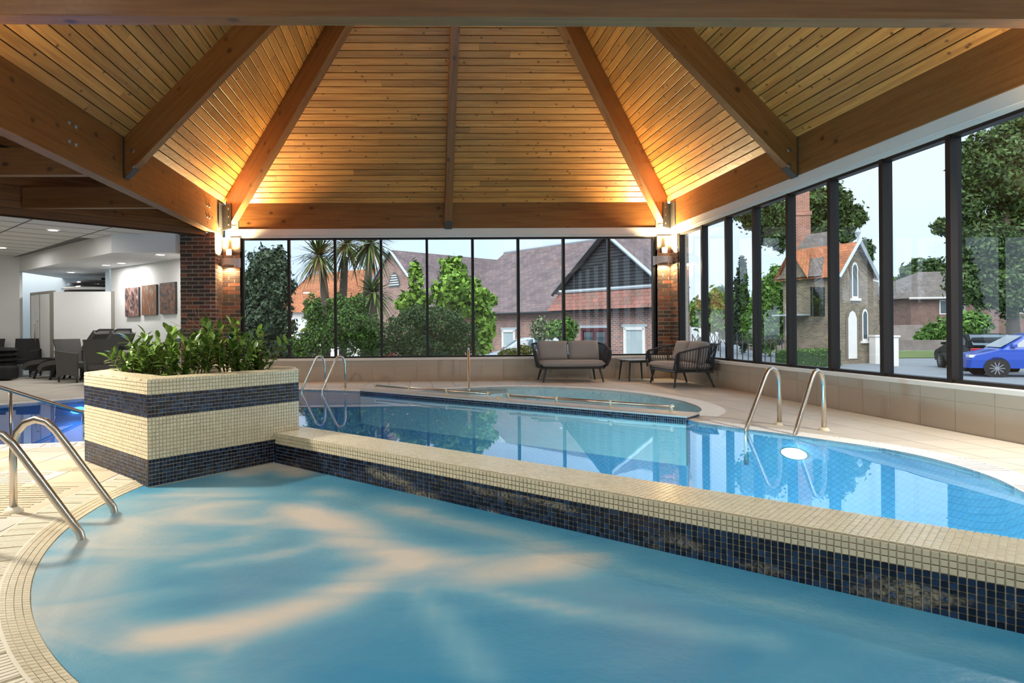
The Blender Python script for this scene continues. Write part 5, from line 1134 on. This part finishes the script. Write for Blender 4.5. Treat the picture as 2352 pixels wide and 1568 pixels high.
plant('tree', 'bright green tree between conifer and lodge', 'tree', 40., [(1770, 700, 38, 60), (1760, 760, 40, 50), (1790, 650, 26, 40), (1735, 740, 26, 50)], 8000, .32, G_mid, [[(1768, 830), (1770, 700)]], 27)
hd = thing('hedge', 'clipped box hedge in front of the lodge', 'hedge', (18.3, 29.6, GZ), math.radians(21))
MB().box(-2.2, .9, -.42, .42, 0, .72).obj('hedge_core', G_con, hd)
g = np.random.default_rng(5); bl = [(x, y, z, .22, .18, .16) for x in np.linspace(-2.1, .8, 16) for y in (-.3, 0, .3) for z in (.12, .35, .6, .68)]
leaves('foliage', G_mid, hd, bl, 9000, .07, 31, (0, 0, 0))
# ---- cars
tyre_m = mk('tyre', (.012, .012, .013), .8); rim_m = mk('alloy', (.35, .36, .38), .3, metal=.8); cglass_m = mk('car glass', (.10, .14, .17), .06, spec=1.); red_m = mk('tail lamp', (.5, .01, .015), .2); clear_m = mk('head lamp', (.6, .65, .7), .1)
def car(label, loc, rz, col, Lk=1., Hk=1.):
    dk = max(col) < .05; paint = mk('car paint '+label[:12], col, .35 if dk else .3, coat=.05 if dk else .45, spec=.15 if dk else .5); t = thing('car', label, 'car', loc, rz); W2 = .86
    low = [(0, .30), (.02, .58), (.18, .74), (.95, .93), (2.2, .98), (3.5, 1.0), (3.95, .92), (4.08, .62), (4.05, .30)]
    def loft(prof, wf, name, mat):
        m = MB(); n = len(prof); st = [-1, -.96, -.8, 0, .8, .96, 1]
        for s_ in st:
            k = 1 - .05*max(0, abs(s_)-.78)/.22
            m.v += [((2.04+(x-2.04)*k)*Lk, s_*wf(x, z), z*Hk*(1 if abs(s_) < .9 or z < .5 else .985)) for x, z in prof]
        m.f += [(i*n+j, i*n+(j+1) % n, (i+1)*n+(j+1) % n, (i+1)*n+j) for i in range(len(st)-1) for j in range(n)] + [tuple(range(n-1, -1, -1)), tuple(range((len(st)-1)*n, len(st)*n))]
        return m.obj(name, mat, t, fix=True)
    loft(low, lambda x, z: W2*(1 if z > .5 else .95), 'body', paint)
    cab = [(.88, .90), (1.15, 1.08), (1.62, 1.38), (1.95, 1.455), (2.6, 1.475), (3.15, 1.44), (3.6, 1.22), (3.85, .96)]
    loft(cab, lambda x, z: W2*(.97 - .30*max(0, z-.93)), 'cabin', paint)
    for s_ in (-1, 1):
        yy = lambda z: s_*(W2*(.97 - .30*max(0, z-.93))+.006)
        for pl in ([(1.28, 1.00), (1.68, 1.34), (2.22, 1.40), (2.22, 1.01)], [(2.30, 1.01), (2.30, 1.40), (2.9, 1.385), (3.35, 1.2), (3.45, 1.02)]):
            MB().add([(x*Lk, yy(z), z*Hk) for x, z in pl], [tuple(range(len(pl))) if s_ < 0 else tuple(range(len(pl)))[::-1]]).obj('side_window', cglass_m, t)
        MB().box((1.22)*Lk, (1.36)*Lk, s_*(W2+.02)-.07, s_*(W2+.02)+.07, 1.0*Hk, 1.11*Hk).obj('mirror', paint, t, bevel=.02)
        MB().box(3.96*Lk, 4.07*Lk, s_*.66-.17, s_*.66+.17, .78*Hk, .92*Hk).obj('tail_lamp', red_m, t, bevel=.02); MB().box(.06*Lk, .30*Lk, s_*.62-.18, s_*.62+.18, .64*Hk, .74*Hk).obj('head_lamp', clear_m, t, bevel=.02)
        for x in (.82, 3.30):
            Mw_ = T(x*Lk, s_*(W2-.09), .31) @ Matrix.Rotation(PI/2, 4, 'X')
            w = MB().lathe([(0, -.10), (.24, -.10), (.31, -.08), (.31, .08), (.24, .10), (0, .10)], 24, Mw_).obj('wheel', tyre_m, t, fix=True)
            rm_ = MB(); rm_.lathe([(0, .11), (.05, .11), (.06, .104), (.0, .104)], 12, Mw_ @ Matrix.Scale(-1 if s_ > 0 else 1, 4, (0, 0, 1)))
            for q in range(10): rm_.box(.04, .215, -.014, .014, .101, .112, Mw_ @ Matrix.Rotation(2*PI*q/10, 4, 'Z') @ Matrix.Scale(-1 if s_ > 0 else 1, 4, (0, 0, 1)))
            rm_.obj('rim', rim_m, w, fix=True)
            MB().lathe([(.36, 0), (.37, .012), (0, .012)], 20, T(x*Lk, s_*(W2-.012), .33) @ Matrix.Rotation(PI/2, 4, 'X')).obj('wheel_arch', tyre_m, t, fix=True)
    MB().add([(.98*Lk, -.72, .985*Hk), (.98*Lk, .72, .985*Hk), (1.60*Lk, .62, 1.375*Hk), (1.60*Lk, -.62, 1.375*Hk)], [(0, 1, 2, 3)]).obj('windscreen', cglass_m, t, mtx=T(-.012, 0, .012))
    MB().add([(3.80*Lk, -.70, 1.02*Hk), (3.80*Lk, .70, 1.02*Hk), (3.2*Lk, .62, 1.42*Hk), (3.2*Lk, -.62, 1.42*Hk)], [(3, 2, 1, 0)]).obj('rear_window', cglass_m, t, mtx=T(.02, 0, .012))
    return t
a_ = -.42; c_, s_ = math.cos(a_), math.sin(a_); wl = Vector((.82*c_ + .77*s_, .82*s_ - .77*c_)); p = onZ(2288, 866, GZ)
car('bright blue hatchback cut off by the right edge of the picture', (p.x-wl.x, p.y-wl.y, GZ), a_, (.012, .065, .42), 1.0, 1.04)
car('black hatchback seen from behind next to the blue car', (23.7, 28.4, GZ), math.radians(-112), (.004, .0045, .006))
p = onY(1096, 800, 26.8); car('pale silver-blue car parked before the brick facade', (p.x, 26.9, GZ), -.12, (.42, .52, .60))
# ---- lorry and wire fence
t = thing('lorry', 'white lorry cab beyond the far right corner', 'lorry', (onY(1575, 790, 58.).x, 58, GZ), 0); wp = mk('lorry white', (.80, .82, .84), .35)
m = MB(); m.prism([(0, .5), (3.2, .5), (3.25, 1.3), (2.7, 2.5), (2.2, 3.25), (1.4, 3.55), (0, 3.6)], -1.2, 1.2, frame((0, 0, 0), (1, 0, 0), (0, 0, 1))); m.obj('cab', wp, t, fix=True)
MB().box(.9, 2.1, -1.22, -1.205, 1.45, 2.45).obj('side_window', cglass_m, t); MB().add([(3.22, -1.1, 1.35), (3.22, 1.1, 1.35), (2.72, 1.1, 2.45), (2.72, -1.1, 2.45)], [(0,1,2,3)]).obj('windscreen', cglass_m, t, mtx=T(.03))
MB().box(-8, -.3, -1.2, 1.2, 1.0, 3.3).obj('trailer', wp, t)
for x in (.9, -2, -6): MB().lathe([(0, -.15), (.5, -.15), (.5, .15), (0, .15)], 20, T(x, -1.05, .5) @ Matrix.Rotation(PI/2, 4, 'X')).obj('wheel', tyre_m, t, fix=True)
t = thing('lattice_fence', 'dark wavy lattice fence in front of the lorry', 'fence', (onY(1590, 790, 34.).x, 34., GZ), -.1); m = MB()
for k in range(26):
    x = k*.28; tp = 1.45 + .18*math.sin(x*1.1); m.box(x, x+.04, 0, .04, .0, tp); 
    for s_ in (1, -1): m.tube([(x, .02, .9), (x+s_*.28, .02, tp-.05)], .018, 4)
m.obj('lattice', char_m, t)
